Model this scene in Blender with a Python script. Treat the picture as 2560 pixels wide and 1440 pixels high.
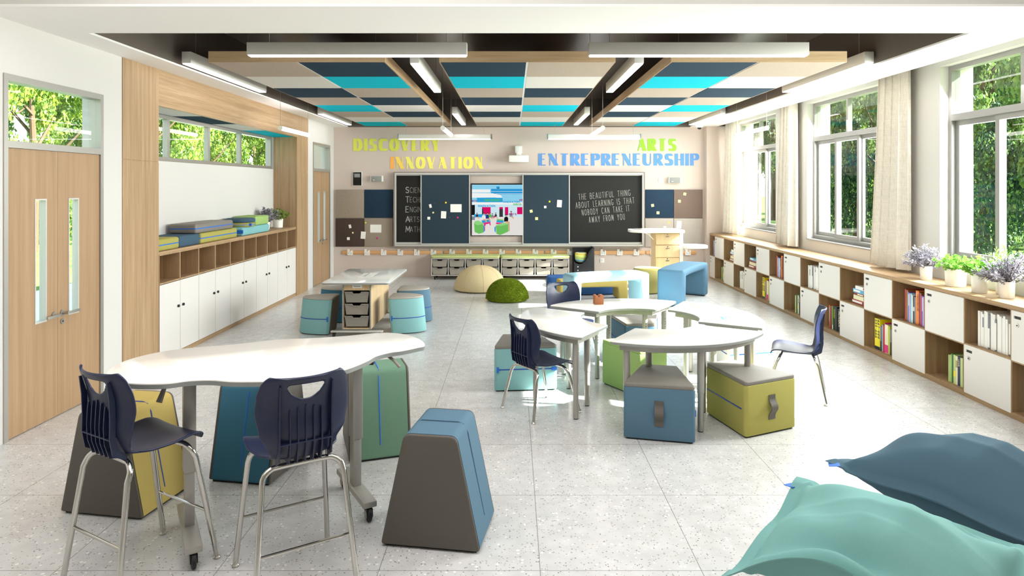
import bpy, bmesh, math, random
from mathutils import Vector, Matrix
C = bpy.context.scene.collection
S = bpy.context.scene
sin, cos, PI = math.sin, math.cos, math.pi
for o in list(bpy.data.objects): bpy.data.objects.remove(o)

# ------------------------------------------------------------------ camera, sky, sun, lights, exposure
FPX, VX, VY, EYE = 1650.0, 1281.5, 466.0, 1.9
cam = bpy.data.cameras.new('camera'); co = bpy.data.objects.new('camera', cam); C.objects.link(co)
cam.sensor_width = 36.0; cam.lens = 36.0 * FPX / 2560
cam.shift_x = -(VX - 1280) / 2560; cam.shift_y = -(720 - VY) / 2560
cam.clip_start = 0.05; cam.clip_end = 400
co.location = (0, 0, EYE); co.rotation_euler = (PI / 2, 0, 0)
S.camera = co
S.view_settings.view_transform = 'Standard'; S.view_settings.look = 'None'
S.view_settings.gamma = 1.0; S.view_settings.use_curve_mapping = False
S.view_settings.exposure = -0.06
S.cycles.max_bounces = 10; S.cycles.diffuse_bounces = 6; S.cycles.transparent_max_bounces = 24
S.cycles.sample_clamp_indirect = 8.0
S.cycles.caustics_reflective = False; S.cycles.caustics_refractive = False

W = bpy.data.worlds.new('sky'); S.world = W; W.use_nodes = True
nt = W.node_tree; nt.nodes.clear()
wo = nt.nodes.new('ShaderNodeOutputWorld'); wb = nt.nodes.new('ShaderNodeBackground')
tc = nt.nodes.new('ShaderNodeTexCoord'); sp = nt.nodes.new('ShaderNodeSeparateXYZ'); rp = nt.nodes.new('ShaderNodeValToRGB')
nt.links.new(tc.outputs['Generated'], sp.inputs[0]); nt.links.new(sp.outputs['Z'], rp.inputs[0])
rp.color_ramp.elements[0].position = 0.0; rp.color_ramp.elements[0].color = (0.93, 0.96, 0.98, 1)
rp.color_ramp.elements[1].position = 0.7; rp.color_ramp.elements[1].color = (0.55, 0.72, 0.95, 1)
nt.links.new(rp.outputs[0], wb.inputs['Color']); wb.inputs['Strength'].default_value = 2.8
nt.links.new(wb.outputs[0], wo.inputs[0])

def light(name, kind, loc, energy, color=(1, 1, 1), size=None, aim=None, **kw):
    l = bpy.data.lights.new(name, kind); l.energy = energy; l.color = color
    if size: l.shape = 'RECTANGLE'; l.size, l.size_y = size
    for k, v in kw.items(): setattr(l, k, v)
    o = bpy.data.objects.new(name, l); C.objects.link(o); o.location = loc
    if aim: o.rotation_euler = Vector(aim).to_track_quat('-Z', 'Y').to_euler()
    return o
light('sun', 'SUN', (20, -3, 14), 46.0, (1.0, 0.955, 0.915), aim=(-1, 0.16, -0.67), angle=0.012)
for i, yc in enumerate((5.95, 9.08, 12.29)):          # sky light that comes in through each window
    light('window_daylight', 'AREA', (5.0, yc, 2.15), 400.0, (1.0, 0.985, 1.0), (1.9, 1.9), (-1, 0, -0.6))
light('near_fill_light', 'AREA', (-1.3, 2.7, 3.6), 100.0, (1.0, 0.97, 0.985), (3.0, 2.4), (0, 0.1, -1))  # this and the next: unseen fill lamps added to brighten the near room
light('near_fill_light', 'AREA', (2.0, 2.6, 3.6), 62.0, (1.0, 0.97, 0.985), (3.0, 2.4), (0, 0.1, -1))
LAMP = 11.5

# ------------------------------------------------------------------ helpers
def lin(c):
    if isinstance(c, str):
        c = [int(c[i:i + 2], 16) / 255 for i in (0, 2, 4)]
        return tuple(x / 12.92 if x <= .04045 else ((x + .055) / 1.055) ** 2.4 for x in c)
    return tuple(c)
def P(px, py, Y): return Vector(((px - VX) / FPX * Y, Y, EYE - (py - VY) / FPX * Y))     # survey: picture point at known distance
def Fz(px, py, z=0.0):                                                                   # survey: picture point at known height
    Y = (EYE - z) * FPX / (py - VY); return Vector(((px - VX) / FPX * Y, Y, z))

def tag(o, label=None, cat=None, group=None, kind=None):
    for k, v in (('label', label), ('category', cat), ('group', group), ('kind', kind)):
        if v: o[k] = v
    return o
def thing(name, label, cat, loc=(0, 0, 0), rz=0.0, group=None):
    o = bpy.data.objects.new(name, None); C.objects.link(o); o.empty_display_size = .1
    o.location = loc; o.rotation_euler = (0, 0, rz)
    return tag(o, label, cat, group)
def struct(o): o['kind'] = 'structure'; return o
def copy_tree(o, parent=None):
    c = o.copy(); C.objects.link(c)
    if parent is not None: c.parent = parent
    for ch in list(o.children): copy_tree(ch, c)
    return c

class MB:
    def __init__(s): s.bm = bmesh.new()
    def _f(s, vs, mi=0):
        try: f = s.bm.faces.new(vs); f.material_index = mi; return f
        except ValueError: return None
    def box(s, x0, x1, y0, y1, z0, z1, mi=0):
        v = [s.bm.verts.new((x, y, z)) for z in (z0, z1) for y in (y0, y1) for x in (x0, x1)]
        for q in ((0, 2, 3, 1), (4, 5, 7, 6), (0, 1, 5, 4), (2, 6, 7, 3), (0, 4, 6, 2), (1, 3, 7, 5)): s._f([v[i] for i in q], mi)
        return s
    def prism(s, poly, a, b, axis='z', mi=0, cap=True, mb=None):
        def mk(p, h):
            if axis == 'z': return (p[0], p[1], h)
            if axis == 'y': return (p[0], h, p[1])
            return (h, p[0], p[1])
        lo = [s.bm.verts.new(mk(p, a)) for p in poly]; hi = [s.bm.verts.new(mk(p, b)) for p in poly]; n = len(poly)
        for i in range(n): s._f([lo[i], lo[(i + 1) % n], hi[(i + 1) % n], hi[i]], mi)
        if cap:
            s._f(lo[::-1], mi); s._f(hi, mi if mb is None else mb)
        return s
    def loft(s, pa, pb, mi=0):            # two loops of 3D points, capped
        lo = [s.bm.verts.new(p) for p in pa]; hi = [s.bm.verts.new(p) for p in pb]; n = len(pa)
        for i in range(n): s._f([lo[i], lo[(i + 1) % n], hi[(i + 1) % n], hi[i]], mi)
        s._f(lo[::-1], mi); s._f(hi, mi); return s
    def ring(s, outer, inner, a, b, mi=0):
        n = len(outer); L = []
        for poly in (outer, inner):
            L.append([[s.bm.verts.new((p[0], p[1], h)) for p in poly] for h in (a, b)])
        for i in range(n):
            j = (i + 1) % n; (o0, o1), (i0, i1) = L
            s._f([o0[i], o0[j], o1[j], o1[i]], mi); s._f([i0[j], i0[i], i1[i], i1[j]], mi)
            s._f([o1[i], o1[j], i1[j], i1[i]], mi); s._f([o0[j], o0[i], i0[i], i0[j]], mi)
        return s
    def tube(s, pts, r, n=10, mi=0, closed=False, radii=None):
        pts = [Vector(p) for p in pts]; m = len(pts); rings = []; up = None
        for i, p in enumerate(pts):
            if closed: d = (pts[(i + 1) % m] - pts[i - 1])
            else: d = pts[min(i + 1, m - 1)] - pts[max(i - 1, 0)]
            d.normalize()
            if up is None:
                up = Vector((0, 0, 1)) if abs(d.z) < .9 else Vector((1, 0, 0))
            a = (up - d * up.dot(d)).normalized(); b = d.cross(a); up = a
            rr = radii[i] if radii else r
            rings.append([s.bm.verts.new(p + a * (rr * cos(2 * PI * k / n)) + b * (rr * sin(2 * PI * k / n))) for k in range(n)])
        for i in range(m if closed else m - 1):
            A, B = rings[i], rings[(i + 1) % m]
            for k in range(n): s._f([A[k], A[(k + 1) % n], B[(k + 1) % n], B[k]], mi)
        if not closed: s._f(rings[0][::-1], mi); s._f(rings[-1], mi)
        return s
    def cyl(s, a, b, r, n=16, mi=0, r2=None): return s.tube([a, b], r, n, mi, radii=[r, r if r2 is None else r2])
    def lathe(s, prof, n=24, c=(0, 0, 0), mi=0, axis='z'):
        rings = []
        def mk(r, z, t):
            x, y = r * cos(t), r * sin(t)
            v = (x, y, z) if axis == 'z' else ((x, z, y) if axis == 'y' else (z, x, y))
            return (c[0] + v[0], c[1] + v[1], c[2] + v[2])
        for r, z in prof:
            rings.append([s.bm.verts.new(mk(r, z, 0))] if r < 1e-6 else [s.bm.verts.new(mk(r, z, 2 * PI * k / n)) for k in range(n)])
        for A, B in zip(rings, rings[1:]):
            for k in range(n):
                j = (k + 1) % n
                if len(A) == 1 and len(B) > 1: s._f([A[0], B[k], B[j]], mi)
                elif len(B) == 1 and len(A) > 1: s._f([A[k], A[j], B[0]], mi)
                elif len(A) > 1: s._f([A[k], A[j], B[j], B[k]], mi)
        return s
    def quad(s, a, b, c, d, mi=0): return s._f([s.bm.verts.new(p) for p in (a, b, c, d)], mi)
    def build(s, name, mats, parent=None, bevel=0, seg=2, loc=None, rz=None, ang=35, smooth=True, mat=None):
        bm = s.bm
        if mat is not None: bmesh.ops.transform(bm, matrix=mat, verts=bm.verts)
        bmesh.ops.recalc_face_normals(bm, faces=bm.faces)
        if bevel:
            es = [e for e in bm.edges if len(e.link_faces) == 2 and e.calc_face_angle(0) > math.radians(30)]
            bmesh.ops.bevel(bm, geom=es, offset=bevel, segments=seg, profile=.5, affect='EDGES', clamp_overlap=True)
        me = bpy.data.meshes.new(name); bm.to_mesh(me); bm.free()
        if not isinstance(mats, (list, tuple)): mats = [mats]
        for m in mats: me.materials.append(M[m] if isinstance(m, str) else m)
        if smooth:
            me.polygons.foreach_set('use_smooth', [True] * len(me.polygons))
            me.set_sharp_from_angle(angle=math.radians(ang))
        o = bpy.data.objects.new(name, me); C.objects.link(o)
        if parent is not None: o.parent = parent
        if loc is not None: o.location = loc
        if rz is not None: o.rotation_euler = (0, 0, rz)
        return o

def round_poly(pts, r, n=5, thr=20):
    out = []; m = len(pts)
    for i in range(m):
        p0, p, p1 = Vector(pts[i - 1]), Vector(pts[i]), Vector(pts[(i + 1) % m])
        a, b = (p0 - p), (p1 - p); la, lb = a.length, b.length
        ang = PI - a.angle(b)
        rr = r[i] if isinstance(r, (list, tuple)) else r
        if ang < math.radians(thr) or rr <= 0: out.append(tuple(p)); continue
        t = min(rr * math.tan(ang / 2), la * .45, lb * .45)
        q0, q1 = p + a / la * t, p + b / lb * t
        for k in range(n + 1):
            u = k / n
            out.append(tuple(q0 * (1 - u) ** 2 + p * 2 * u * (1 - u) + q1 * u * u))
    return out
def spline(pts, k=6, closed=True):
    out = []; m = len(pts); V = [Vector(p) for p in pts]
    for i in range(m if closed else m - 1):
        if closed: p0, p1, p2, p3 = V[i - 1], V[i], V[(i + 1) % m], V[(i + 2) % m]
        else: p0, p1, p2, p3 = V[max(i - 1, 0)], V[i], V[i + 1], V[min(i + 2, m - 1)]
        for j in range(k):
            t = j / k
            out.append(.5 * ((2 * p1) + (p2 - p0) * t + (2 * p0 - 5 * p1 + 4 * p2 - p3) * t * t + (3 * p1 - p0 - 3 * p2 + p3) * t ** 3))
    if not closed: out.append(V[-1])
    return out
def inset(poly, d):
    out = []; m = len(poly); A = sum(poly[i - 1][0] * poly[i][1] - poly[i][0] * poly[i - 1][1] for i in range(m))
    sg = 1 if A > 0 else -1
    for i in range(m):
        p0, p, p1 = Vector(poly[i - 1][:2]), Vector(poly[i][:2]), Vector(poly[(i + 1) % m][:2])
        e = (p1 - p0)
        if e.length < 1e-9: out.append(tuple(p)); continue
        e.normalize(); e1 = (p - p0); e2 = (p1 - p)
        k = 1.0
        if e1.length > 1e-9 and e2.length > 1e-9: k = 1 / max(.35, cos(e1.angle(e2) / 2))
        out.append((p.x - sg * e.y * d * k, p.y + sg * e.x * d * k))
    return out

# ------------------------------------------------------------------ materials (all procedural)
M = {}
class NT:
    def __init__(s, name):
        s.m = bpy.data.materials.new(name); s.m.use_nodes = True; s.t = s.m.node_tree; s.t.nodes.clear()
        s.out = s.n('ShaderNodeOutputMaterial'); M[name] = s.m
    def n(s, t, **kw):
        x = s.t.nodes.new(t)
        for k, v in kw.items():
            if hasattr(x, k): setattr(x, k, v)
        return x
    def l(s, a, b): s.t.links.new(a, b)
    def val(s, x, **kw):
        for k, v in kw.items(): x.inputs[k.replace('_', ' ')].default_value = v
    def bsdf(s, color=(1, 1, 1), rough=.5, metal=0, spec=.5, link=True):
        b = s.n('ShaderNodeBsdfPrincipled'); b.inputs['Base Color'].default_value = (*color, 1)
        b.inputs['Roughness'].default_value = rough; b.inputs['Metallic'].default_value = metal; b.inputs['Specular IOR Level'].default_value = spec
        if link: s.l(b.outputs[0], s.out.inputs[0])
        return b
    def coord(s, scale, kind='Object'):
        t = s.n('ShaderNodeTexCoord'); mp = s.n('ShaderNodeMapping'); s.l(t.outputs[kind], mp.inputs[0]); mp.inputs['Scale'].default_value = scale
        return mp.outputs[0]
    def ramp(s, fac, stops):
        r = s.n('ShaderNodeValToRGB'); e = r.color_ramp.elements
        while len(e) < len(stops): e.new(.5)
        for x, (p, c) in zip(e, stops): x.position = p; x.color = (*lin(c), 1)
        s.l(fac, r.inputs[0]); return r.outputs[0]
    def bump(s, h, b, strength=.2, dist=.002):
        x = s.n('ShaderNodeBump'); x.inputs['Strength'].default_value = strength; x.inputs['Distance'].default_value = dist
        s.l(h, x.inputs['Height']); s.l(x.outputs[0], b.inputs['Normal'])
    def math(s, op, a, b=None):
        x = s.n('ShaderNodeMath'); x.operation = op
        for i, v in enumerate((a, b)):
            if v is None: continue
            if isinstance(v, (int, float)): x.inputs[i].default_value = v
            else: s.l(v, x.inputs[i])
        return x.outputs[0]
    def noise(s, vec, scale, detail=3, rough=.5):
        x = s.n('ShaderNodeTexNoise'); s.l(vec, x.inputs['Vector']); x.inputs['Scale'].default_value = scale; x.inputs['Detail'].default_value = detail; x.inputs['Roughness'].default_value = rough
        return x.outputs['Fac']
def plain(name, c, rough=.5, metal=0, spec=.5, bump=0):
    n = NT(name); b = n.bsdf(lin(c), rough, metal, spec)
    if bump: n.bump(n.noise(n.coord((1, 1, 1)), 220, 2), b, bump, .001)
def emit(name, c, e):
    n = NT(name); x = n.n('ShaderNodeEmission'); x.inputs[0].default_value = (*lin(c), 1); x.inputs[1].default_value = e; n.l(x.outputs[0], n.out.inputs[0])
def fabric(name, c, rough=.85, weave=900, amp=.16, spec=.25):
    n = NT(name); b = n.bsdf(lin(c), rough, 0, spec); v = n.coord((1, 1, 1)); c = lin(c)
    f = n.noise(v, weave, 2, .7)
    r = n.n('ShaderNodeValToRGB'); r.color_ramp.elements[0].position = .3; r.color_ramp.elements[1].position = .7
    r.color_ramp.elements[0].color = (*[x * (1 - amp) for x in c], 1); r.color_ramp.elements[1].color = (*[min(1, x * (1 + amp)) for x in c], 1)
    n.l(f, r.inputs[0]); n.l(r.outputs[0], b.inputs['Base Color']); n.bump(f, b, .25, .001)
def wood(name, axis, stops, rough=.5, s=1.0):
    n = NT(name); b = n.bsdf((.6, .4, .2), rough, 0, .35)
    sc = [26 * s, 26 * s, 26 * s]; sc['xyz'.index(axis)] = .7 * s
    v = n.coord(sc); f1 = n.noise(v, 1.0, 4, .6)
    sc2 = [150 * s] * 3; sc2['xyz'.index(axis)] = 3 * s
    f2 = n.noise(n.coord(sc2), 1.0, 2, .6)
    f = n.math('ADD', n.math('MULTIPLY', f1, .65), n.math('MULTIPLY', f2, .35))
    n.l(n.ramp(f, [(.3, stops[0]), (.5, stops[1]), (.7, stops[2])]), b.inputs['Base Color'])
    n.bump(f2, b, .12, .0008)
OAK = ('8f7252', 'a98b68', 'bca07e')
for a in 'xyz': wood('oak_' + a, a, OAK)
wood('fascia_oak_lit', 'x', ('b0916c', 'c9ad87', 'd9c19d'))  # paler oak copy: lamp glow on the fascia put into the colour
for a in 'yz': wood('oak_dark_' + a, a, ('85694b', '9c7f5c', 'b0936e'))
wood('door_wood', 'z', ('9c7d5c', 'a88968', 'b39575'), .45, .8)
wood('birch_z', 'z', ('c6a67a', 'd3b78e', 'dfc6a2'), .45)
wood('rail_wood', 'x', ('c8935f', 'd9a673', 'e3b685'), .5)
plain('wall_white', 'd2cfca', .75, bump=.04); plain('path_stone', 'dcd8d0', .8); plain('soffit_white', 'f5f2ef', .8)
plain('wall_beige', 'cebfb4', .75, bump=.04); plain('dark_ceiling', '6a615a', .3); plain('bulkhead', 'd6d4cd', .8)
plain('laminate', 'dedad5', .35); plain('top_white', 'f6f3ec', .12, 0, .55); plain('edge_grey', '8d908c', .4)
plain('white_gloss', 'e9e8e4', .1, 0, .6)
plain('lamp_shell', 'dddbd5', .4, .1); plain('alu', 'a9a69f', .35, .55); plain('alu_light', 'c9c7c1', .4, .3); plain('steel', 'b3aea6', .3, .75); plain('leg_grey', 'aaa69e', .38, .35)
plain('sash', '94928f', .4, .1)
plain('chrome', 'c9c6c0', .1, 1.0); plain('navy', '19213f', .38, 0, .5); plain('black', '17171a', .45); plain('chalk_black', '1b1a18', .55, 0, .3)
plain('rubber', '1a1a1a', .6); plain('white_plastic', 'efeee9', .35); plain('grey_plastic', '8f8a81', .35); plain('speaker_grey', '8c8d88', .6)
plain('tray', '8a847a', .3); plain('paper', 'f7f5ee', .8); plain('paper_yellow', 'efe9a0', .8); plain('pin_yellow', 'f0dd1c', .6); plain('pin_pink', 'd6117b', .6)
plain('blue_trim', '1766c2', .6); plain('blue_deep', '153f9a', .6)
plain('vinyl_grey', '7d776f', .5, 0, .4, .1); plain('vinyl_shaded', '5a554e', .55, 0, .35, .1); plain('vinyl_grey_light', 'aba49a', .45, 0, .4, .1); plain('vinyl_white', 'e3dcd2', .5, 0, .4, .1)  # darker grey vinyl has the shade of upright sides put into its colour
plain('chalk', 'a3a19b', .9); plain('terracotta', 'a0623a', .6); plain('pot_white', 'f2efe8', .4); plain('soil', '4a3a2c', .9)
plain('bark', '54432f', .9); plain('screen_black', '0c0c0e', .25)
for k, v in dict(teal='82b1b1', teal_bag='79aaa5', blue='3b6d85', slate='557386', slate_dark='40586a', gold='b8a25c', sage='6d9079', olive='a39c53', lime='98b46c',
                 lime_pale='bcc482', aqua='8db2be', sky='54768d', royal='365f9a', beige='cbb88f', mustard='b0a565', bag_blue='486473', navy_felt='22384c',
                 slider_felt='2b3b46', brown_felt='4a3d36', brown_light='7a685e', teal_cushion='7cb0b3').items(): fabric(k, v)
fabric('taupe_felt', '9d9080', .95, 160, .22); fabric('taupe_light', 'b3aaa0', .95, 160, .12)
fabric('tile_taupe', 'aa9c8f', .95, 120, .12, .05); fabric('tile_navy', '2c3d4b', .95, 300, .12, .05); fabric('tile_teal', '14b0c4', .95, 300, .08, .05); fabric('tile_white', 'cfcac4', .95, 300, .03, .05)
fabric('pale_green', '9fb87c'); fabric('felt_frame', '8b8178', .95, 120, .3)
emit('lamp_glow', 'fff8f9', LAMP)
def linen():
    n = NT('linen'); b = n.bsdf((.6, .55, .48), .9, 0, .2)
    a = n.noise(n.coord((1, 260, 14)), 1, 3); c = n.noise(n.coord((1, 14, 260)), 1, 3)
    f = n.math('ADD', n.math('MULTIPLY', a, .5), n.math('MULTIPLY', c, .5))
    n.l(n.ramp(f, [(.36, 'ddd6ca'), (.62, 'f4eee3')]), b.inputs['Base Color']); n.bump(f, b, .2, .001)
    t = n.n('ShaderNodeBsdfTranslucent'); t.inputs[0].default_value = (.7, .66, .6, 1); mx = n.n('ShaderNodeMixShader'); mx.inputs[0].default_value = .12
    n.l(b.outputs[0], mx.inputs[1]); n.l(t.outputs[0], mx.inputs[2]); n.l(mx.outputs[0], n.out.inputs[0])
linen()
def glass():
    n = NT('glass'); t = n.n('ShaderNodeBsdfTransparent'); t.inputs[0].default_value = (.93, .97, .95, 1)
    g = n.n('ShaderNodeBsdfGlossy'); g.inputs['Roughness'].default_value = 0.0; fr = n.n('ShaderNodeFresnel'); fr.inputs[0].default_value = 1.45
    ge = n.n('ShaderNodeNewGeometry'); k = n.math('MULTIPLY', fr.outputs[0], n.math('SUBTRACT', 1.0, ge.outputs['Backfacing']))
    mx = n.n('ShaderNodeMixShader'); n.l(k, mx.inputs[0]); n.l(t.outputs[0], mx.inputs[1]); n.l(g.outputs[0], mx.inputs[2]); n.l(mx.outputs[0], n.out.inputs[0])
glass()
def clear_plastic():
    n = NT('tray_clear'); t = n.n('ShaderNodeBsdfTransparent'); t.inputs[0].default_value = (.8, .78, .75, 1)
    b = n.bsdf(lin('a8a095'), .25, 0, .5, link=False); mx = n.n('ShaderNodeMixShader'); mx.inputs[0].default_value = .78
    n.l(t.outputs[0], mx.inputs[1]); n.l(b.outputs[0], mx.inputs[2]); n.l(mx.outputs[0], n.out.inputs[0])
clear_plastic()
def floor_mat():
    n = NT('terrazzo'); b = n.bsdf((.5, .5, .5), .22, 0, .45); v = n.coord((1, 1, 1))
    base = n.ramp(n.noise(v, 9, 3), [(.3, 'c4c3c1'), (.7, 'd2d1cf')])
    prev = base
    for sc, thr, col, seed in ((75, .80, 'a9a6a1', 0), (48, .86, 'e9e6e0', 3.7), (95, .91, '86837e', 8.1)):
        vo = n.n('ShaderNodeTexVoronoi'); mp = n.n('ShaderNodeMapping'); mp.inputs['Location'].default_value = (seed, seed, 0); n.l(v, mp.inputs[0]); n.l(mp.outputs[0], vo.inputs['Vector']); vo.inputs['Scale'].default_value = sc
        s3 = n.n('ShaderNodeSeparateColor'); n.l(vo.outputs['Color'], s3.inputs[0])
        chip = n.math('MULTIPLY', n.math('GREATER_THAN', s3.outputs[0], thr), n.math('LESS_THAN', vo.outputs['Distance'], n.math('ADD', .16, n.math('MULTIPLY', s3.outputs[1], .3))))
        mx = n.n('ShaderNodeMixRGB'); n.l(chip, mx.inputs[0]); n.l(prev, mx.inputs[1]); mx.inputs[2].default_value = (*lin(col), 1); prev = mx.outputs[0]
    sx = n.n('ShaderNodeSeparateXYZ'); n.l(v, sx.inputs[0]); g = None
    for ch, off in (('X', .136), ('Y', 3.263)):
        fr = n.math('FRACT', n.math('ADD', n.math('DIVIDE', n.math('SUBTRACT', sx.outputs[ch], off), .798), 40.0 + .002))
        k = n.math('LESS_THAN', fr, .005); g = k if g is None else n.math('MAXIMUM', g, k)
    mx = n.n('ShaderNodeMixRGB'); n.l(n.math('MULTIPLY', g, .8), mx.inputs[0]); n.l(prev, mx.inputs[1]); mx.inputs[2].default_value = (*lin('77746d'), 1)
    n.l(mx.outputs[0], b.inputs['Base Color'])
floor_mat()
def leaf_mat(name, c1, c2, tr, bright=1.0):
    n = NT(name); b = n.bsdf((.1, .2, .05), .5, 0, .3, link=False)
    f = n.noise(n.coord((1, 1, 1)), 2.5, 4, .8); col = n.ramp(f, [(.35, c1), (.65, c2)]); n.l(col, b.inputs['Base Color'])
    t = n.n('ShaderNodeBsdfTranslucent'); n.l(col, t.inputs[0]); mx = n.n('ShaderNodeMixShader'); mx.inputs[0].default_value = tr
    n.l(b.outputs[0], mx.inputs[1]); n.l(t.outputs[0], mx.inputs[2]); n.l(mx.outputs[0], n.out.inputs[0])
leaf_mat('leaf_a', '6a8a38', 'b4c653', .5); leaf_mat('leaf_b', '4a6e40', '86a557', .45); leaf_mat('leaf_dark', '24402f', '3d5c3c', .25); leaf_mat('leaf_shade', '4a6332', '7f9545', .35)
leaf_mat('leaf_pot', '5f9a3a', '9cc85c', .35); leaf_mat('leaf_silver', '84818c', 'b9b7bf', .2); leaf_mat('leaf_ivy', '5d7a3c', 'a3ad4e', .3)
def lawn():
    n = NT('lawn'); b = n.bsdf((.1, .2, .05), .9, 0, .1); v = n.coord((1, 1, 1))
    n.l(n.ramp(n.noise(v, 1.2, 5, .7), [(.35, '54703a'), (.65, '7f9650')]), b.inputs['Base Color'])
lawn()
def grass_mat():
    n = NT('grass_pile'); b = n.bsdf((.2, .3, .03), .8, 0, .2); v = n.coord((1, 1, 1))
    n.l(n.ramp(n.noise(v, 60, 3, .7), [(.35, '566b12'), (.6, '83961f'), (.75, 'a0ae30')]), b.inputs['Base Color'])
grass_mat()

# ------------------------------------------------------------------ lettering: single-stroke capitals ('t' marks a thin stroke of a broad-nib letter)
def arc(cx, cy, rx, ry, a0, a1, n=10):
    return [(cx + rx * cos(math.radians(a0 + (a1 - a0) * i / n)), cy + ry * sin(math.radians(a0 + (a1 - a0) * i / n))) for i in range(n + 1)]
G = {
 'A': (.72, [('t', [(0, 0), (.36, 1)]), [(.36, 1), (.72, 0)], ('t', [(.14, .33), (.6, .33)])]),
 'B': (.58, [[(0, 0), (0, 1)], [(0, 1), (.25, 1)] + arc(.25, .76, .25, .24, 90, -90) + [(0, .52)], [(0, .52), (.28, .52)] + arc(.28, .26, .28, .26, 90, -90) + [(0, 0)]]),
 'C': (.66, [arc(.38, .5, .38, .5, 48, 312, 18)]),
 'D': (.66, [[(0, 0), (0, 1)], [(0, 1), (.25, 1)] + arc(.25, .5, .41, .5, 90, -90, 14) + [(0, 0)]]),
 'E': (.5, [[(0, 0), (0, 1)], ('t', [(0, 1), (.5, 1)]), ('t', [(0, .52), (.4, .52)]), ('t', [(0, 0), (.5, 0)])]),
 'F': (.5, [[(0, 0), (0, 1)], ('t', [(0, 1), (.5, 1)]), ('t', [(0, .52), (.4, .52)])]),
 'G': (.7, [arc(.38, .5, .38, .5, 48, 330, 18) + [(.7, .42), (.45, .42)]]),
 'H': (.6, [[(0, 0), (0, 1)], [(.6, 0), (.6, 1)], ('t', [(0, .5), (.6, .5)])]),
 'I': (.0, [[(0, 0), (0, 1)]]),
 'J': (.4, [[(.4, 1), (.4, .2)] + arc(.2, .2, .2, .2, 0, -180)]),
 'K': (.6, [[(0, 0), (0, 1)], ('t', [(.55, 1), (0, .42)]), [(.2, .6), (.6, 0)]]),
 'L': (.48, [[(0, 1), (0, 0)], ('t', [(0, 0), (.48, 0)])]),
 'M': (.8, [('t', [(0, 0), (.08, 1)]), [(.08, 1), (.4, .25)], ('t', [(.4, .25), (.72, 1)]), [(.72, 1), (.8, 0)]]),
 'N': (.64, [('t', [(0, 0), (0, 1)]), [(0, 1), (.64, 0)], ('t', [(.64, 0), (.64, 1)])]),
 'O': (.76, [arc(.38, .5, .38, .5, 0, 360, 24)]),
 'P': (.56, [[(0, 0), (0, 1)], [(0, 1), (.28, 1)] + arc(.28, .74, .28, .26, 90, -90) + [(0, .48)]]),
 'R': (.6, [[(0, 0), (0, 1)], [(0, 1), (.28, 1)] + arc(.28, .75, .27, .25, 90, -90) + [(0, .5)], [(.25, .5), (.6, 0)]]),
 'S': (.54, [arc(.28, .75, .24, .25, 30, 250, 12) + [(.32, .52)] + arc(.27, .25, .27, .26, 65, -150, 12)]),
 'T': (.64, [[(.32, 0), (.32, 1)], ('t', [(0, 1), (.64, 1)])]),
 'U': (.62, [[(0, 1), (0, .3)] + arc(.31, .3, .31, .3, 180, 270, 6), ('t', arc(.31, .3, .31, .3, 270, 360, 6) + [(.62, 1)])]),
 'V': (.68, [[(0, 1), (.34, 0)], ('t', [(.34, 0), (.68, 1)])]),
 'W': (.95, [[(0, 1), (.24, 0)], ('t', [(.24, 0), (.47, .85)]), [(.47, .85), (.71, 0)], ('t', [(.71, 0), (.95, 1)])]),
 'Y': (.66, [[(0, 1), (.33, .48), (.33, 0)], ('t', [(.33, .48), (.66, 1)])]),
 '3': (.5, [arc(.24, .75, .24, .25, 150, -90, 10) + arc(.24, .26, .26, .26, 90, -150, 10)]),
 '4': (.55, [[(.4, 0), (.4, 1), (0, .3), (.55, .3)]]),
 '6': (.52, [[(.42, 1), (.08, .5)] + arc(.26, .27, .26, .27, 150, 510, 18)]),
 '7': (.5, [[(0, 1), (.5, 1), (.15, 0)]]),
 '9': (.52, [[(.1, 0), (.44, .5)] + arc(.26, .73, .26, .27, -30, 330, 18)]),
 '-': (.3, [[(0, .5), (.3, .5)]]), '.': (.05, [[(0, 0), (0, .05)]]), '1': (.2, [[(0, .8), (.2, 1), (.2, 0)]]),
}
def hull(pts):
    pts = sorted(set((round(x, 5), round(y, 5)) for x, y in pts))
    def half(p):
        h = []
        for q in p:
            while len(h) > 1 and (h[-1][0] - h[-2][0]) * (q[1] - h[-2][1]) - (h[-1][1] - h[-2][1]) * (q[0] - h[-2][0]) <= 0: h.pop()
            h.append(q)
        return h
    a, b = half(pts), half(pts[::-1]); return a[:-1] + b[:-1]
def glyph(mb, ch, o, ux, uy, size, nib=.09, thin=.03, depth=.004, xs=1.0, jit=0, rnd=None, mi=0):
    n = Vector(ux).cross(Vector(uy)).normalized(); o, ux, uy = Vector(o), Vector(ux), Vector(uy)
    w, strokes = G[ch]; k_ = 0
    for st in strokes:
        tn = isinstance(st, tuple) and st[0] == 't'; pts = st[1] if tn else st
        wx, wy = (thin, thin) if tn else (nib, thin)
        if jit: pts = [(x + rnd.uniform(-jit, jit), y + rnd.uniform(-jit, jit)) for x, y in pts]
        for a, b in zip(pts, pts[1:]):
            cs = [(p[0] * xs + sx * wx / 2, p[1] * (1 - thin) + thin / 2 + sy * wy / 2) for p in (a, b) for sx in (-1, 1) for sy in (-1, 1)]
            h = hull(cs)
            if len(h) < 3: continue
            f = [o + ux * (x * size) + uy * (y * size) for x, y in h]
            k_ += 1
            if depth > 0: mb.loft(f, [p + n * (depth + k_ * min(.00012, depth * .06)) for p in f], mi)
            else: mb._f([mb.bm.verts.new(p) for p in f], mi)
    return w * xs
def text(mb, s, o, ux, uy, size, gap=.22, **kw):
    o = Vector(o); ux = Vector(ux); x = 0
    for ch in s:
        if ch == ' ': x += .45; continue
        x += glyph(mb, ch, o + ux * (x * size), ux, uy, size, **kw) + gap
    return x
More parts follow.
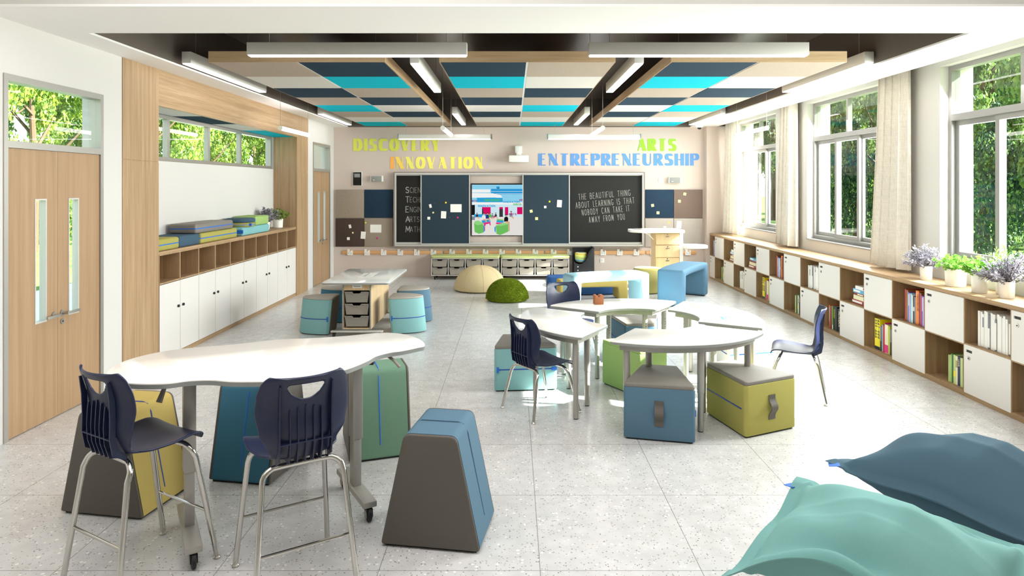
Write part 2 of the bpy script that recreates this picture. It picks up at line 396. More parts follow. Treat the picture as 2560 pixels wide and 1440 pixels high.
def text_w(s, gap, xs=1.0): return sum(.45 if c == ' ' else G[c][0] * xs + gap for c in s) - gap
# ------------------------------------------------------------------ the room shell
XL, XR, YB, YN, ZS, ZC = -3.76, 4.5, 13.87, -2.0, 3.143, 3.73
struct(MB().box(-4.3, 4.85, YN, 14.07, -.2, 0).build('floor', 'terrazzo', smooth=False))
struct(MB().box(-90, 110, -60, 140, -.5, -.3).build('ground', 'lawn', smooth=False))
b = MB()
for y0, y1, z0, z1 in ((YN, 4.87, 0, 3.9), (4.87, 6.056, 2.74, 3.9), (6.056, 6.353, 0, 3.9), (12.10, 12.42, 0, 3.9), (12.42, 13.59, 2.74, 3.9), (13.59, 14.07, 0, 3.9)):
    b.box(-3.95, XL, y0, y1, z0, z1)
for y0, y1, z0, z1 in ((6.965, 12.1, 0, 2.2), (6.965, 7.0, 2.2, 2.765), (11.48, 12.1, 2.2, 2.765), (6.965, 12.1, 2.765, 3.9)): b.box(-4.3, -4.16, y0, y1, z0, z1)
b.box(-4.16, XL, 6.965, 12.1, ZS, 3.9); b.box(-3.97, -3.951, 6.353, 6.97, 0, 3.9); b.box(-3.95, XL, 6.353, 6.965, ZS, 3.9); b.box(-4.3, -3.95, 12.1, 12.2, 0, 3.9)
struct(b.build('wall_left', 'wall_white', smooth=False))
WINS = ((4.95, 6.95), (8.08, 10.08), (11.29, 13.29)); WZ0, WZ1 = 1.093, 3.16
b = MB(); ys = [YN] + [y for w in WINS for y in w] + [14.07]
for i in range(0, len(ys), 2): b.box(XR, 4.85, ys[i], ys[i + 1], 0, 3.9)
for a, c in WINS: b.box(XR, 4.85, a, c, 0, WZ0); b.box(XR, 4.85, a, c, WZ1, 3.9)
struct(b.build('wall_right', 'wall_white', smooth=False))
struct(MB().box(-4.2, 4.85, YB, 14.07, 0, 3.9).build('wall_back', 'wall_beige', smooth=False))
struct(MB().box(-4.2, 4.85, YN - .2, YN, 0, 3.9).build('wall_front', 'wall_white', smooth=False))
struct(MB().box(4.02, 4.5, 13.67, YB, 0, ZS).build('trim_1', 'wall_beige', smooth=False))
struct(MB().box(-4.2, 4.85, 4.558, 14.07, ZC, 3.9).build('ceiling', 'dark_ceiling', smooth=False))
struct(MB().box(-4.2, 4.85, YN - .2, 4.558, ZC, 3.9).build('ceiling_near', 'bulkhead', smooth=False))
struct(MB().box(-3.443, 3.714, 13.8, YB, ZS, ZC).build('trim_2', 'dark_ceiling', smooth=False))
b = MB(); b.box(XL, -3.443, 4.558, YB, ZS, 3.16); b.box(3.714, 4.25, 4.558, YB, ZS, 3.16); b.box(-3.443, 3.714, 4.558, 5.355, ZS, 3.16)
b.box(4.235, 4.25, 4.558, YB, 3.16, ZC)
struct(b.build('ceiling_soffit', 'soffit_white', smooth=False))
struct(MB().box(XL, XR, 4.558, 4.575, 3.16, ZC).build('trim_3', 'bulkhead', smooth=False))
b = MB(); b.box(-3.46, -3.443, 5.34, YB, 3.16, ZC); b.box(3.714, 3.73, 5.34, YB, 3.16, ZC); b.box(-3.46, 3.73, 5.34, 5.355, 3.16, ZC)
struct(b.build('trim_4', 'dark_ceiling', smooth=False))
struct(MB().box(-8.8, -4.3, -8, 40, -.3, -.03).build('path', 'path_stone', smooth=False))
# wooden surround of the storage niche
for i, (y0, y1, xb) in enumerate(((6.353, 7.0, -3.95), (11.48, 12.10, -4.16))):
    b = MB().box(xb, -3.752, y0, y1, 0, 2.155).box(xb, -3.758, y0 + .002, y1 - .002, 2.155, 2.165).box(xb, -3.752, y0, y1, 2.165, ZS)
    if i == 0: b.box(-4.16, -3.9505, 6.97, 7.0, 0, ZS)
    struct(b.build('trim_%d' % (5 + i), 'oak_z', smooth=False))
struct(MB().box(-3.80, -3.752, 7.0, 11.48, 2.757, ZS).build('trim_7', 'oak_y', smooth=False))
b = MB(); b.box(-4.16, -3.80, 7.0, 11.48, 2.765, 2.775, 0)
for (y0, y1), mi in zip(((7.0, 8.07), (8.07, 9.1), (9.1, 10.13), (10.13, 11.48)), (1, 2, 1, 3)): b.box(-4.158, -3.80, y0, y1, 2.757, 2.766, mi)
struct(b.build('trim_8', ['alu', 'tile_white', 'tile_navy', 'tile_teal'], smooth=False))

def bars(b, x0, x1, y0, y1, z0, z1, w, mi=0):       # a rectangular frame in a plane of constant x
    b.box(x0, x1, y0, y1, z0, z0 + w, mi); b.box(x0, x1, y0, y1, z1 - w, z1, mi); b.box(x0, x1, y0, y0 + w, z0 + w, z1 - w, mi); b.box(x0, x1, y1 - w, y1, z0 + w, z1 - w, mi)
for k, (a, c) in enumerate(WINS):
    w = struct(bpy.data.objects.new('window_%d' % (k + 1), None)); C.objects.link(w)
    b = MB(); bars(b, 4.59, 4.68, a, c, WZ0, WZ1, .05); b.box(4.575, 4.69, a + .05, c - .05, 2.585, 2.65); m = (a + c) / 2
    b.box(4.60, 4.66, m - .025, m + .025, 2.65, WZ1 - .05); b.box(4.58, 4.68, a + .05, c - .05, WZ0 + .05, WZ0 + .075)
    b.build('frame', 'sash', w, smooth=False)
    for y0, y1 in ((a + .05, m - .025), (m + .025, c - .05)): MB().box(4.628, 4.632, y0, y1, 2.65, WZ1 - .05).build('pane', 'glass', w, smooth=False)
    L = (c - a - .1 + .08) / 3
    for j in range(3):
        y0 = a + .05 + j * (L - .04); x = 4.592 if j % 2 else 4.634
        b = MB(); bars(b, x, x + .036, y0, y0 + L, WZ0 + .075, 2.585, .055); s_ = b.build('sash', 'sash', w, smooth=False)
        MB().box(x + .016, x + .02, y0 + .055, y0 + L - .055, WZ0 + .13, 2.53).build('pane', 'glass', s_, smooth=False)
    MB().box(4.485, 4.6, a - .0, c + .0, WZ0, WZ0 + .018).build('sill', 'sash', w, smooth=False)
w = struct(bpy.data.objects.new('window_4', None)); C.objects.link(w)
b = MB(); bars(b, -4.27, -4.19, 7.0, 11.48, 2.2, 2.765, .05)
mul = (8.06, 9.137, 10.2)
for y in mul: b.box(-4.26, -4.20, y - .03, y + .03, 2.25, 2.715)
b.build('frame', 'alu', w, smooth=False)
for y0, y1 in zip((7.05,) + tuple(y + .03 for y in mul), tuple(y - .03 for y in mul) + (11.43,)): MB().box(-4.234, -4.230, y0, y1, 2.25, 2.715).build('pane', 'glass', w, smooth=False)

def lever(y, z, dy, parent):
    b = MB(); b.cyl((-3.765, y, z), (-3.755, y, z), .027, 20); b.cyl((-3.757, y, z), (-3.715, y, z), .010, 10)
    b.prism(round_poly([(-3.722, y - .012 * dy), (-3.722, y + .15 * dy), (-3.704, y + .15 * dy), (-3.704, y - .012 * dy)], .008), z - .010, z + .010)
    b.build('handle', 'steel', parent)
def door(idx, f0, f1, l0, lm, l1, vis):
    d = struct(bpy.data.objects.new('door_%d' % idx, None)); C.objects.link(d)
    b = MB(); b.box(-3.86, -3.752, f0, l0, 0, 2.74); b.box(-3.86, -3.752, l1, f1, 0, 2.74); b.box(-3.86, -3.752, l0, l1, 2.69, 2.74); b.box(-3.86, -3.752, l0, l1, 2.19, 2.243)
    b.build('frame', 'alu', d, smooth=False)
    MB().box(-3.80, -3.796, l0, l1, 2.243, 2.69).build('transom_pane', 'glass', d, smooth=False)
    for j, (y0, y1) in enumerate(((l0 + .002, lm - .0015), (lm + .0015, l1 - .002))):
        v0, v1 = vis[j]; b = MB(); x0, x1 = -3.81, -3.765
        b.box(x0, x1, y0, v0, .008, 2.188); b.box(x0, x1, v1, y1, .008, 2.188); b.box(x0, x1, v0, v1, .008, .81); b.box(x0, x1, v0, v1, 1.80, 2.188)
        lf = b.build('leaf', 'door_wood', d, smooth=False)
        b = MB(); bars(b, -3.814, -3.761, v0, v1, .81, 1.80, .012); b.build('vision_frame', 'alu_light', lf, smooth=False)
        MB().box(-3.79, -3.786, v0 + .012, v1 - .012, .822, 1.788).build('vision_pane', 'glass', lf, smooth=False)
        lever((lm - .05, lm + .05)[j], .845, (-1, 1)[j], lf)
    MB().cyl((-3.766, lm + .05, .775), (-3.757, lm + .05, .775), .022, 20).cyl((-3.757, lm + .05, .775), (-3.755, lm + .05, .775), .008, 12, 1).build('lock', ['steel', 'black'], d)
door(1, 4.87, 6.056, 4.912, 5.464, 6.014, ((5.198, 5.33), (5.592, 5.726)))
door(2, 12.42, 13.59, 12.46, 13.0, 13.55, ((12.74, 12.87), (13.13, 13.26)))

# ------------------------------------------------------------------ acoustic rafts
TA, WH, NV, TL = 'tile_taupe', 'tile_white', 'tile_navy', 'tile_teal'
seqA = (TA, WH, NV, TA, TL, TA, WH, TL); seqB = (NV, TL, TA, NV, WH, NV, WH, TA)
for x0, x1, cols, lab in ((-3.066, -1.284, (seqA, seqB), 'wood-edged acoustic ceiling raft nearest the doors on the left'),
                          (-.74, 1.038, (seqB, seqA), 'wood-edged acoustic ceiling raft in the middle of the three'),
                          (1.598, 3.37, (seqB, seqA), 'wood-edged acoustic ceiling raft nearest the windows')):
    y0, y1, z0 = 6.65, 13.69, 3.153
    t = thing('ceiling_raft', lab, 'ceiling panel', (x0, y0, z0), 0, 'striped acoustic ceiling rafts'); w, L = x1 - x0, y1 - y0
    b = MB(); b.box(0, w, 0, .018, 0, .109); b.box(0, w, L - .018, L, 0, .109); b.box(0, .018, .018, L - .018, 0, .109, 1); b.box(w - .018, w, .018, L - .018, 0, .109, 1); b.box(.018, w - .018, .018, L - .018, .08, .1, 1)
    b.build('frame', ['fascia_oak_lit', 'oak_y'], t, smooth=False)
    b = MB(); b.box(.004, w - .004, .004, L - .004, .006, .012)
    b.build('white_trim', 'soffit_white', t, smooth=False)
    for c in range(2):
        for r in range(8):
            e = .012
            b = MB().box(c * w / 2 + e, (c + 1) * w / 2 - e, r * L / 8 + (.012 if r == 0 else .004), (r + 1) * L / 8 - .004, -.002, .008)
            tl = b.build('acoustic_tile', cols[c][r], t, smooth=False)
            tl['label'] = {TA: 'taupe felt tile', WH: 'white tile', NV: 'navy felt tile', TL: 'turquoise tile'}[cols[c][r]]
    for xx in (.2, w - .2):
        for yy in (.5, L - .5): MB().cyl((xx, yy, .1), (xx, yy, ZC - z0), .0025, 6).build('cable', 'steel', t)

# ------------------------------------------------------------------ lamps
def linear(L, along, name, lab, loc, group):
    t = thing(name, lab, 'ceiling light', loc, 0 if along == 'x' else PI / 2, group); h, w = .125, .095
    MB().box(-L / 2, L / 2, -w / 2, w / 2, .006, h).build('housing', 'lamp_shell', t, bevel=.003)
    MB().box(-L / 2 + .012, L / 2 - .012, -w / 2 + .006, w / 2 - .006, -.002, .02).build('diffuser', 'lamp_glow', t, smooth=False)
    for x in (-L / 2 + .2, L / 2 - .2): MB().cyl((x, 0, h), (x, 0, ZC - loc[2]), .003, 6).build('cable', 'steel', t)
    return t
linear(2.1, 'x', 'linear_pendant_light', 'white linear pendant across the front of the left ceiling raft', (-1.487, 6.34, 3.15), 'box section pendant lights')
linear(2.1, 'x', 'linear_pendant_light', 'white linear pendant across the front of the right ceiling raft', (1.78, 6.34, 3.15), 'box section pendant lights')
NM = ('over the aisle between the niche and the left raft', 'in the gap between left and middle rafts', 'in the gap between middle and right rafts', 'beside the window soffit at the right')
for i, x in enumerate((-3.325, -1.0, 1.29, 3.635)):
    linear(2.07, 'y', 'linear_pendant_light', 'nearer lengthwise white pendant ' + NM[i], (x, 7.76, 3.15), 'box section pendant lights')
    linear(2.05, 'y', 'linear_pendant_light', 'farther lengthwise white pendant ' + NM[i], (x, 12.43, 3.15), 'box section pendant lights')
    t = thing('tube_light', 'slim glowing tube light ' + NM[i], 'ceiling light', (x, 10.09, 2.735), PI / 2, 'slim tube lights')
    MB().cyl((-.62, 0, 0), (.62, 0, 0), .03, 16).build('tube', 'lamp_glow', t)
    for s_ in (-1, 1):
        MB().cyl((.62 * s_, 0, 0), (.66 * s_, 0, 0), .034, 16).build('end_cap', 'white_plastic', t); MB().cyl((.64 * s_, 0, .03), (.64 * s_, 0, ZC - 2.735), .0025, 6).build('cable', 'steel', t)
for xc, lab in ((-1.352, 'long board light with steel ends hanging above the yellow DISCOVERY lettering'), (1.628, 'long board light with steel ends hanging by the green ARTS lettering')):
    t = thing('board_light', lab, 'ceiling light', (xc, 13.2, 2.844), 0, 'board lights')
    MB().prism(round_poly([(-.05, .0), (.05, .0), (.04, .085), (-.04, .1)], .02), -.92, .92, 'x').build('housing', 'lamp_shell', t)
    MB().box(-.91, .91, -.04, .04, -.006, .012).build('diffuser', 'lamp_glow', t, smooth=False)
    for s_ in (-1, 1):
        b = MB(); b.box(*sorted((.92 * s_, .93 * s_)), -.055, .055, -.005, .105); b.box(*sorted((.93 * s_, .945 * s_)), -.03, -.015, .0, .1); b.build('end_bracket', 'chrome', t, smooth=False)
        MB().cyl((.78 * s_, 0, .09), (.78 * s_, 0, 3.153 - 2.844), .0025, 6).build('cable', 'steel', t)

# ------------------------------------------------------------------ storage niche on the left
for k in range(5):
    y0 = 7.046 + k * .887; t = thing('storage_cabinet', ('first', 'second', 'third', 'fourth', 'fifth')[k] + ' low cabinet from the near end of the niche, two cubbies over white doors', 'cabinet', (-3.77, y0, 0), 0, 'niche cabinets')
    w = .887; D = -.385; b = MB()
    for ya, yb in ((0, .009), (w / 2 - .008, w / 2 + .008), (w - .009, w)): b.box(D + .0125, -.002, ya, yb, .0655, 1.1545)
    b.box(D, -.002, .009, w - .009, .845, .86); b.box(D, D + .012, 0, w, .0655, 1.1545); b.box(D, -.03, 0, w, .05, .065); b.box(D, -.002, 0, w, 1.155, 1.17)
    b.build('carcass', 'oak_z', t, smooth=False)
    MB().box(D, .0, 0, w, 0, .049).build('plinth', 'oak_y', t, smooth=False)
    for j in range(2):
        d = MB().box(-.02, 0, j * w / 2 + .004, (j + 1) * w / 2 - .004, .052, .838).build('door', 'laminate', t, bevel=.001, seg=1)
        MB().lathe([(0, 0), (.012, 0), (.017, .012), (.013, .018), (0, .019)], 14, (0, w / 2 + (.055 if j else -.055), .555), axis='x').build('knob', 'black', d)
tag(MB().box(-4.158, -3.765, 7.004, 11.476, 1.171, 1.2).build('counter_top', 'oak_y', bevel=.002), 'long oak counter top running along the niche cabinets', 'worktop')
# ------------------------------------------------------------------ cushions and plants on the niche counter
def block(name, lab, cat, cen, size, col, rz=0, piping=None, bevel=.025, tab=None, group=None, pip_mat='blue_trim'):
    t = thing(name, lab, cat, cen, rz, group); x, y, z = [v / 2 for v in size]
    MB().box(-x, x, -y, y, 0, 2 * z).build('cushion_body', col, t, bevel=bevel, seg=3)
    if piping:
        b = MB(); pl = round_poly([(-x - .001, -y - .001), (x + .001, -y - .001), (x + .001, y + .001), (-x - .001, y + .001)], bevel, 4)
        b.ring(pl, inset(pl, .01), z - piping / 2, z + piping / 2); b.build('piping', pip_mat, t)
    if tab: MB().box(*tab).build('tab', 'blue_trim', t, smooth=False)
    return t
GP = 'seat cushions piled on the niche counter'
block('floor_cushion', 'yellow-green block cushion with blue piping against the near wooden column', 'cushion', (-3.96, 7.26, 1.201), (.36, .46, .13), 'olive', 0, .012, group=GP)
block('floor_cushion', 'plain slate-blue block cushion under the grey one', 'cushion', (-3.97, 7.76, 1.201), (.36, .50, .13), 'slate_dark', 0, group=GP)
block('floor_cushion', 'long grey cushion with blue piping lying across two others', 'cushion', (-3.955, 8.43, 1.333), (.33, 1.06, .115), 'vinyl_grey', 0, .012, group=GP)
block('floor_cushion', 'yellow-green block cushion with blue piping under the grey cushion', 'cushion', (-3.97, 8.56, 1.201), (.36, 1.06, .13), 'olive', 0, .012, group=GP)
block('floor_cushion', 'turquoise block cushion with blue tab under the light green one', 'cushion', (-3.97, 9.78, 1.201), (.36, 1.02, .12), 'teal_cushion', 0, tab=(-.19, .186, -.52, -.505, .035, .085), group=GP)
block('floor_cushion', 'small light green block cushion on top of the turquoise one', 'cushion', (-3.96, 10.02, 1.322), (.33, .52, .135), 'lime', 0, group=GP)
for z, col, lab, pm in ((1.322, 'olive', 'thin round yellow-green cushion with blue edge on the turquoise block', True), (1.382, 'slate_dark', 'thin round navy cushion topping the round yellow-green one', False)):
    t = thing('round_cushion', lab, 'cushion', (-3.93, 9.52, z), 0, GP)
    MB().lathe([(0, 0), (.18, 0), (.195, .012), (.2, .03), (.195, .048), (.18, .06), (0, .06)], 40).build('cushion_body', col, t)
    if pm: MB().lathe([(.2, .026), (.2015, .026), (.2015, .034), (.2, .034), (.2, .026)], 40).build('piping', 'blue_trim', t)
    MB().box(.165, .198, -.10, -.07, .012, .05).build('tab', 'blue_trim', t, smooth=False) if pm else MB().box(.13, .19, .06, .075, .01, .05).build('tab', 'blue_trim', t, smooth=False)

def leafy(b, rnd, p, d, L, wd, mi=0):                       # one leaf: a folded diamond
    d = d.normalized(); s = d.cross(Vector((rnd.uniform(-1, 1), rnd.uniform(-1, 1), rnd.uniform(-1, 1)))).normalized(); n = s.cross(d) * (wd * .25)
    v = [b.bm.verts.new(q) for q in (p, p + d * L * .5 + s * wd / 2 + n, p + d * L, p + d * L * .5 - s * wd / 2 + n)]
    b._f([v[0], v[1], v[2]], mi); b._f([v[0], v[2], v[3]], mi)
def potted(lab, loc, r, h, kind, ph, pw, seed, group='potted plants on the window counter', lean=(0, 0), xlim=None):
    rnd = random.Random(seed); t = thing('potted_plant', lab, 'potted plant', loc, 0, group)
    MB().lathe([(0, 0), (r * .88, 0), (r * .92, .004), (r, h - .004), (r * .97, h), (r * .9, h), (r * .88, h - .02), (0, h - .02)], 32).build('pot', 'pot_white', t)
    MB().lathe([(0, h - .018), (r * .87, h - .018)], 24).build('soil', 'soil', t)
    st = MB(); lf = MB(); N = {'silver': 46, 'green': 26, 'tall': 16, 'ivy': 26}[kind]
    for i in range(N):
        a = rnd.uniform(0, 2 * PI); k = rnd.random() ** .6; tilt = k * (1.25 if kind == 'silver' else 1.05)
        ln = ph * rnd.uniform(.6, 1.0) * (1 if kind != 'tall' else 1.0); d = Vector((cos(a) * sin(tilt) * pw / ph * 1.25, sin(a) * sin(tilt) * pw / ph * 1.25, cos(tilt)))
        p0 = Vector((cos(a) * r * .5 * k, sin(a) * r * .5 * k, h - .02)); p1 = p0 + d * ln * .5; p2 = p0 + d * ln + Vector((0, 0, -.02 * k)); p2 += Vector((lean[0], lean[1], 0)) * .3
        if xlim:
            for p in (p1, p2): p.x = max(xlim[0] - loc[0], min(xlim[1] - loc[0], p.x))
        pts = spline([p0, p1, p2], 3, False); st.tube(pts, .0022, 5)
        m = len(pts)
        nl = {'silver': 26, 'green': 16, 'tall': 22, 'ivy': 18}[kind]
        for q in range(nl):
            u = .18 + .82 * q / nl; i0 = min(int(u * (m - 1)), m - 2); f = u * (m - 1) - i0; p = pts[i0].lerp(pts[i0 + 1], f); ax = (pts[i0 + 1] - pts[i0]).normalized()
            ra = Vector((rnd.gauss(0, 1), rnd.gauss(0, 1), rnd.gauss(0, 1))); ra = (ra - ax * ra.dot(ax)).normalized()
            if kind == 'silver': leafy(lf, rnd, p, ax * .7 + ra, .042 * rnd.uniform(.7, 1.2), .016)
            elif kind == 'tall': leafy(lf, rnd, p, ax * .8 + ra, .042 * rnd.uniform(.7, 1.1), .014)
            else: leafy(lf, rnd, p, ax * .3 + ra + Vector((0, 0, -.2)), .042 * rnd.uniform(.7, 1.2), .034)
    st.build('stem', {'silver': 'bark'}.get(kind, 'leaf_ivy'), t)
    lf.build('foliage', {'silver': 'leaf_silver', 'ivy': 'leaf_ivy'}.get(kind, 'leaf_pot'), t, smooth=False)
    return t
potted('white pot of yellow-green leaves at the far end of the niche counter', (-3.99, 11.22, 1.201), .085, .15, 'ivy', .25, .16, 3, 'potted plants on the niche counter', xlim=(-4.10, -3.6))
potted('white pot of feathery grey plant half hidden behind the turquoise cushion', (-4.03, 10.75, 1.201), .075, .12, 'silver', .3, .2, 4, 'potted plants on the niche counter', xlim=(-4.10, -3.6))

# ------------------------------------------------------------------ window-side cabinets: eight units of two columns, doors and cubbies in a chequer pattern
XF = 4.08; CW = .5655; YK = lambda k: 13.885 - CW * k      # far edge of column k
ORD = ('first', 'second', 'third', 'fourth', 'fifth', 'sixth', 'seventh', 'eighth', 'ninth', 'tenth', 'eleventh', 'twelfth', 'thirteenth', 'fourteenth', 'fifteenth', 'sixteenth', 'seventeenth', 'eighteenth', 'nineteenth', 'twentieth')
for u in range(8):
    ya, yb = YK(2 * u + 2), YK(2 * u)
    if u == 0: yb = 13.66
    t = thing('window_cabinet', ORD[u] + ' chequered door-and-cubby cabinet counted from the back wall under the windows', 'cabinet', (XF, ya, 0), 0, 'window cabinets'); w = yb - ya; D = .40
    b = MB(); e = .010; cm = CW
    for y0, y1 in ((0, e), (cm - e, cm + e), (w - e, w)): b.box(.002, D - .0125, y0, y1, .0405, .8895)
    
    for y0, y1 in ((e, cm - e), (cm + e, w - e)): b.box(.0025, D - .0125, y0, y1, .468, .488); b.box(.0025, D - .0125, y0, y1, .0405, .055)
    b.box(D - .012, D, 0, w, .04, .8895); b.box(.002, D, 0, w, .89, .902)
    b.build('carcass', 'oak_dark_z', t, smooth=False)
    MB().box(.012, D, 0, w, 0, .04).build('plinth', 'oak_dark_y', t, smooth=False)
    for c in (0, 1):                                          # c=0 is the nearer column (odd k)
        top = (c == 0); y0, y1 = (c * cm + .003, (c + 1) * cm - .003) if c == 0 else (cm + .003, w - .003); z0, z1 = (.480, .889) if top else (.043, .476)
        fy = y1 - .065
        b = MB(); s0, s1 = fy - .038, fy + .038; zz = z1 - .052            # slot cut through the door
        b.box(0, .018, y0, s0, z0, z1); b.box(0, .018, s1, y1, z0, z1); b.box(0, .018, s0, s1, z0, zz - .012); b.box(0, .018, s0, s1, zz + .012, z1)
        d = b.build('door', 'laminate', t, smooth=False)
        MB().box(.01, .022, s0 - .002, s1 + .002, zz - .014, zz + .014).build('hand_slot', 'black', d, smooth=False)
        MB().cyl((-.004, fy, zz - .062), (.01, fy, zz - .062), .017, 18).cyl((-.006, fy, zz - .062), (.0, fy, zz - .062), .006, 10, 1).build('lock', ['steel', 'black'], d)
tag(MB().box(XF - .004, XR - .003, YK(16), 13.66, .903, .932).build('counter_top', 'oak_y', bevel=.002), 'long oak counter top under the three windows', 'worktop')

# books
BC = dict(red='b3202a', orange='e87a1d', blue='3c7fd0', sky='8fcbe0', pink='dfa3c4', magenta='d61f7c', black='17171c', white='ecebe6', yellow='f2e10f', navy='1f2a52', green='5a9a35', cream='e4dfb8',
          brown='8a6a3c', grey='77777e', maroon='7d1720', lime='b9c43e', palegreen='bcd08a', lightblue='5aa7cf', darkred='9c1f2c', tan='b59a5e')
for k, v in BC.items(): plain('cover_' + k, v, .4)
plain('pages', 'd9d2bf', .8)
def book_up(lab, y, x, z, th, hgt, dep, col, grp, lean=0, letters=None, split=None):
    t = thing('book', lab, 'book', (x, y, z), 0, grp); c = 'cover_' + col
    if lean: t.rotation_euler = (lean, 0, 0)
    b = MB(); b.box(0, .004, 0, th, 0, hgt); b.box(.004, dep, 0, .003, 0, hgt); b.box(.004, dep, th - .003, th, 0, hgt)
    b.build('cover', c, t, smooth=False)
    MB().box(.004, dep - .004, .003, th - .003, .003, hgt - .004).build('page_block', 'pages', t, smooth=False)
    if split: MB().box(-.0006, .0, .001, th - .001, hgt * split[0], hgt * split[1]).build('spine_panel', 'cover_' + split[2], t, smooth=False)
    if letters:
        for s, size, yy, zz, cl in letters:           # reads downwards on the spine
            b = MB(); text(b, s, (-.0004, th - yy + size, zz), (0, 0, -1), (0, -1, 0), size, .3, nib=.17, thin=.12, depth=.0006)
            b.build('spine_lettering', 'cover_' + cl, t, smooth=False)
    return t
def cell_z(top): return .489 if top else .056
def row_up(k, top, lst, right, name, gap=.001, seed=0, lean0=False):
    """lst from left (far) to right (near); right: near edge of the near-most book"""
    rnd = random.Random(seed); y = right + sum(q[1] + gap for q in lst); z = cell_z(top)
    for i, q in enumerate(lst):
        col, th, hgt = q[0], q[1], q[2]; y -= th + gap
        lab = '%s %s book, %s from left, %s' % ({'lightblue': 'light blue', 'palegreen': 'pale green', 'darkred': 'dark red'}.get(col, col), 'tall' if hgt > .29 else 'upright', ORD[i], name)
        book_up(lab, y, XF + .045 + rnd.uniform(0, .012), z, th, hgt, .2, col, 'books, ' + name, letters=q[3] if len(q) > 3 else None, split=q[4] if len(q) > 4 else None, lean=0)
def cname(k, top): return '%s cubby, %s column from back wall' % ('upper' if top else 'lower', ORD[k])
colourful = [('red', .018, .33), ('brown', .03, .325), ('magenta', .012, .31), ('blue', .02, .305, None, (.55, .95, 'sky')), ('pink', .014, .3), ('sky', .026, .3), ('white', .012, .29), ('black', .018, .28, None, (.45, .6, 'white')), ('grey', .028, .275),
             ('orange', .048, .345, [('ARCHITECTURE', .017, .043, .31, 'black'), ('ARCH', .011, .020, .33, 'white')]), ('maroon', .02, .335), ('brown', .018, .33), ('magenta', .012, .31), ('blue', .02, .305, None, (.5, .95, 'sky')), ('pink', .014, .3), ('sky', .022, .31), ('grey', .02, .29), ('orange', .012, .28), ('yellow', .02, .27, None, (0, .13, 'black'))]
def trimmed(lst, W):
    out, s = [], 0
    for q in lst:
        if s + q[1] + .001 > W: break
        out.append(q); s += q[1] + .001
    return out
whites = [('white', .022, .31), ('white', .022, .305), ('white', .018, .29, None, (.6, .9, 'grey')), ('white', .026, .32), ('white', .026, .318), ('grey', .024, .30, None, (.05, .6, 'white')), ('white', .024, .315), ('white', .03, .31), ('grey', .022, .27, None, (.05, .9, 'white')),
          ('white', .026, .32), ('white', .026, .31), ('white', .022, .30), ('white', .024, .32), ('white', .024, .3), ('grey', .03, .28, None, (.04, .95, 'white')), ('white', .028, .3), ('white', .026, .28)]
yellows = [('yellow', .105, .345, [('334-666', .04, .047, .335, 'black'), ('667-999', .04, .098, .335, 'black')], (0, .1, 'black')), ('grey', .03, .275, None, (.0, .4, 'black')), ('tan', .012, .30), ('sky', .012, .3), ('red', .03, .295), ('magenta', .014, .33), ('cream', .065, .315, None, (.02, .3, 'magenta')), ('lime', .024, .31),
           ('grey', .03, .28, None, (.0, .5, 'black')), ('yellow', .012, .3), ('lightblue', .016, .3), ('red', .032, .3), ('lime', .02, .26)]
pales = [('palegreen', .016, .25), ('palegreen', .016, .255), ('green', .014, .27), ('navy', .022, .265), ('palegreen', .03, .27, None, (.25, .45, 'yellow')), ('cream', .028, .265, None, (.6, .85, 'tan')), ('navy', .034, .27, [('LEWIS', .016, .026, .24, 'cream')]), ('palegreen', .034, .265), ('black', .024, .235),
         ('navy', .03, .25, [('CRUSOE', .017, .024, .22, 'cream')]), ('tan', .012, .24)]
blacks = [('orange', .012, .30, None, (.3, .9, 'cream')), ('maroon', .075, .295), ('green', .02, .30, None, (0, .2, 'white')), ('black', .045, .305, [('HADID', .028, .036, .26, 'yellow')], None), ('black', .06, .31), ('black', .10, .29, [('ALASKA', .036, .068, .26, 'cream')], None), ('white', .018, .28), ('grey', .03, .27)]
for k, top, lst, rgt in ((0, True, trimmed(colourful, .30), 0), (6, True, trimmed(colourful, .47), 0), (12, True, trimmed(colourful, .50), 0), (8, True, trimmed(whites, .42), 0), (14, True, whites, 0), (3, False, trimmed(whites, .38), 0),
                         (5, False, trimmed(yellows, .50), 0), (11, False, yellows, 0), (1, False, pales, 0), (7, False, pales, 0), (13, False, pales, 0), (9, False, blacks, 0)):
    row_up(k, top, lst, YK(k + 1) + .014, cname(k, top), seed=k, lean0=(lst and lst[0][0] == 'red'))
row_up(15, False, [('grey', .03, .27), ('brown', .035, .26, None, (.5, .8, 'cream')), ('orange', .02, .25)], 5.21, cname(15, False))
row_up(4, True, [('grey', .02, .31), ('red', .03, .3), ('green', .02, .31), ('black', .035, .3, [('ICE', .018, .026, .26, 'white')])], YK(5) + .03, cname(4, True), seed=5)
def stack(k, top, y0, lst, name):
    z = cell_z(top)
    for i, (col, L, th, off, bar) in enumerate(lst):
        t = thing('book', 'flat %s book, %s up in the stack, %s' % ({'lightblue': 'light blue', 'darkred': 'dark red'}.get(col, col), ORD[i], name), 'book', (XF + .05 + off * .3, y0 + off, z), 0, 'books, ' + name)
        b = MB(); b.box(0, .005, 0, L, 0, th); b.box(.005, .2, 0, L, 0, .003); b.box(.005, .2, 0, L, th - .003, th); b.build('cover', 'cover_' + col, t, smooth=False)
        MB().box(.005, .196, .004, L - .004, .003, th - .003).build('page_block', 'pages', t, smooth=False)
        if bar: MB().box(-.0008, .0, L * bar[0], L * bar[1], th * .25, th * .75).build('spine_panel', 'cover_' + bar[2], t, smooth=False)
        z += th + .0005
stk = [('darkred', .33, .05, .02, (.3, .97, 'white')), ('cream', .29, .05, .03, (.1, .2, 'grey')), ('maroon', .28, .03, .035, (.25, .7, 'cream')), ('lightblue', .30, .045, .03, (.45, .95, 'white')), ('white', .25, .04, .02, (.05, .3, 'darkred'))]
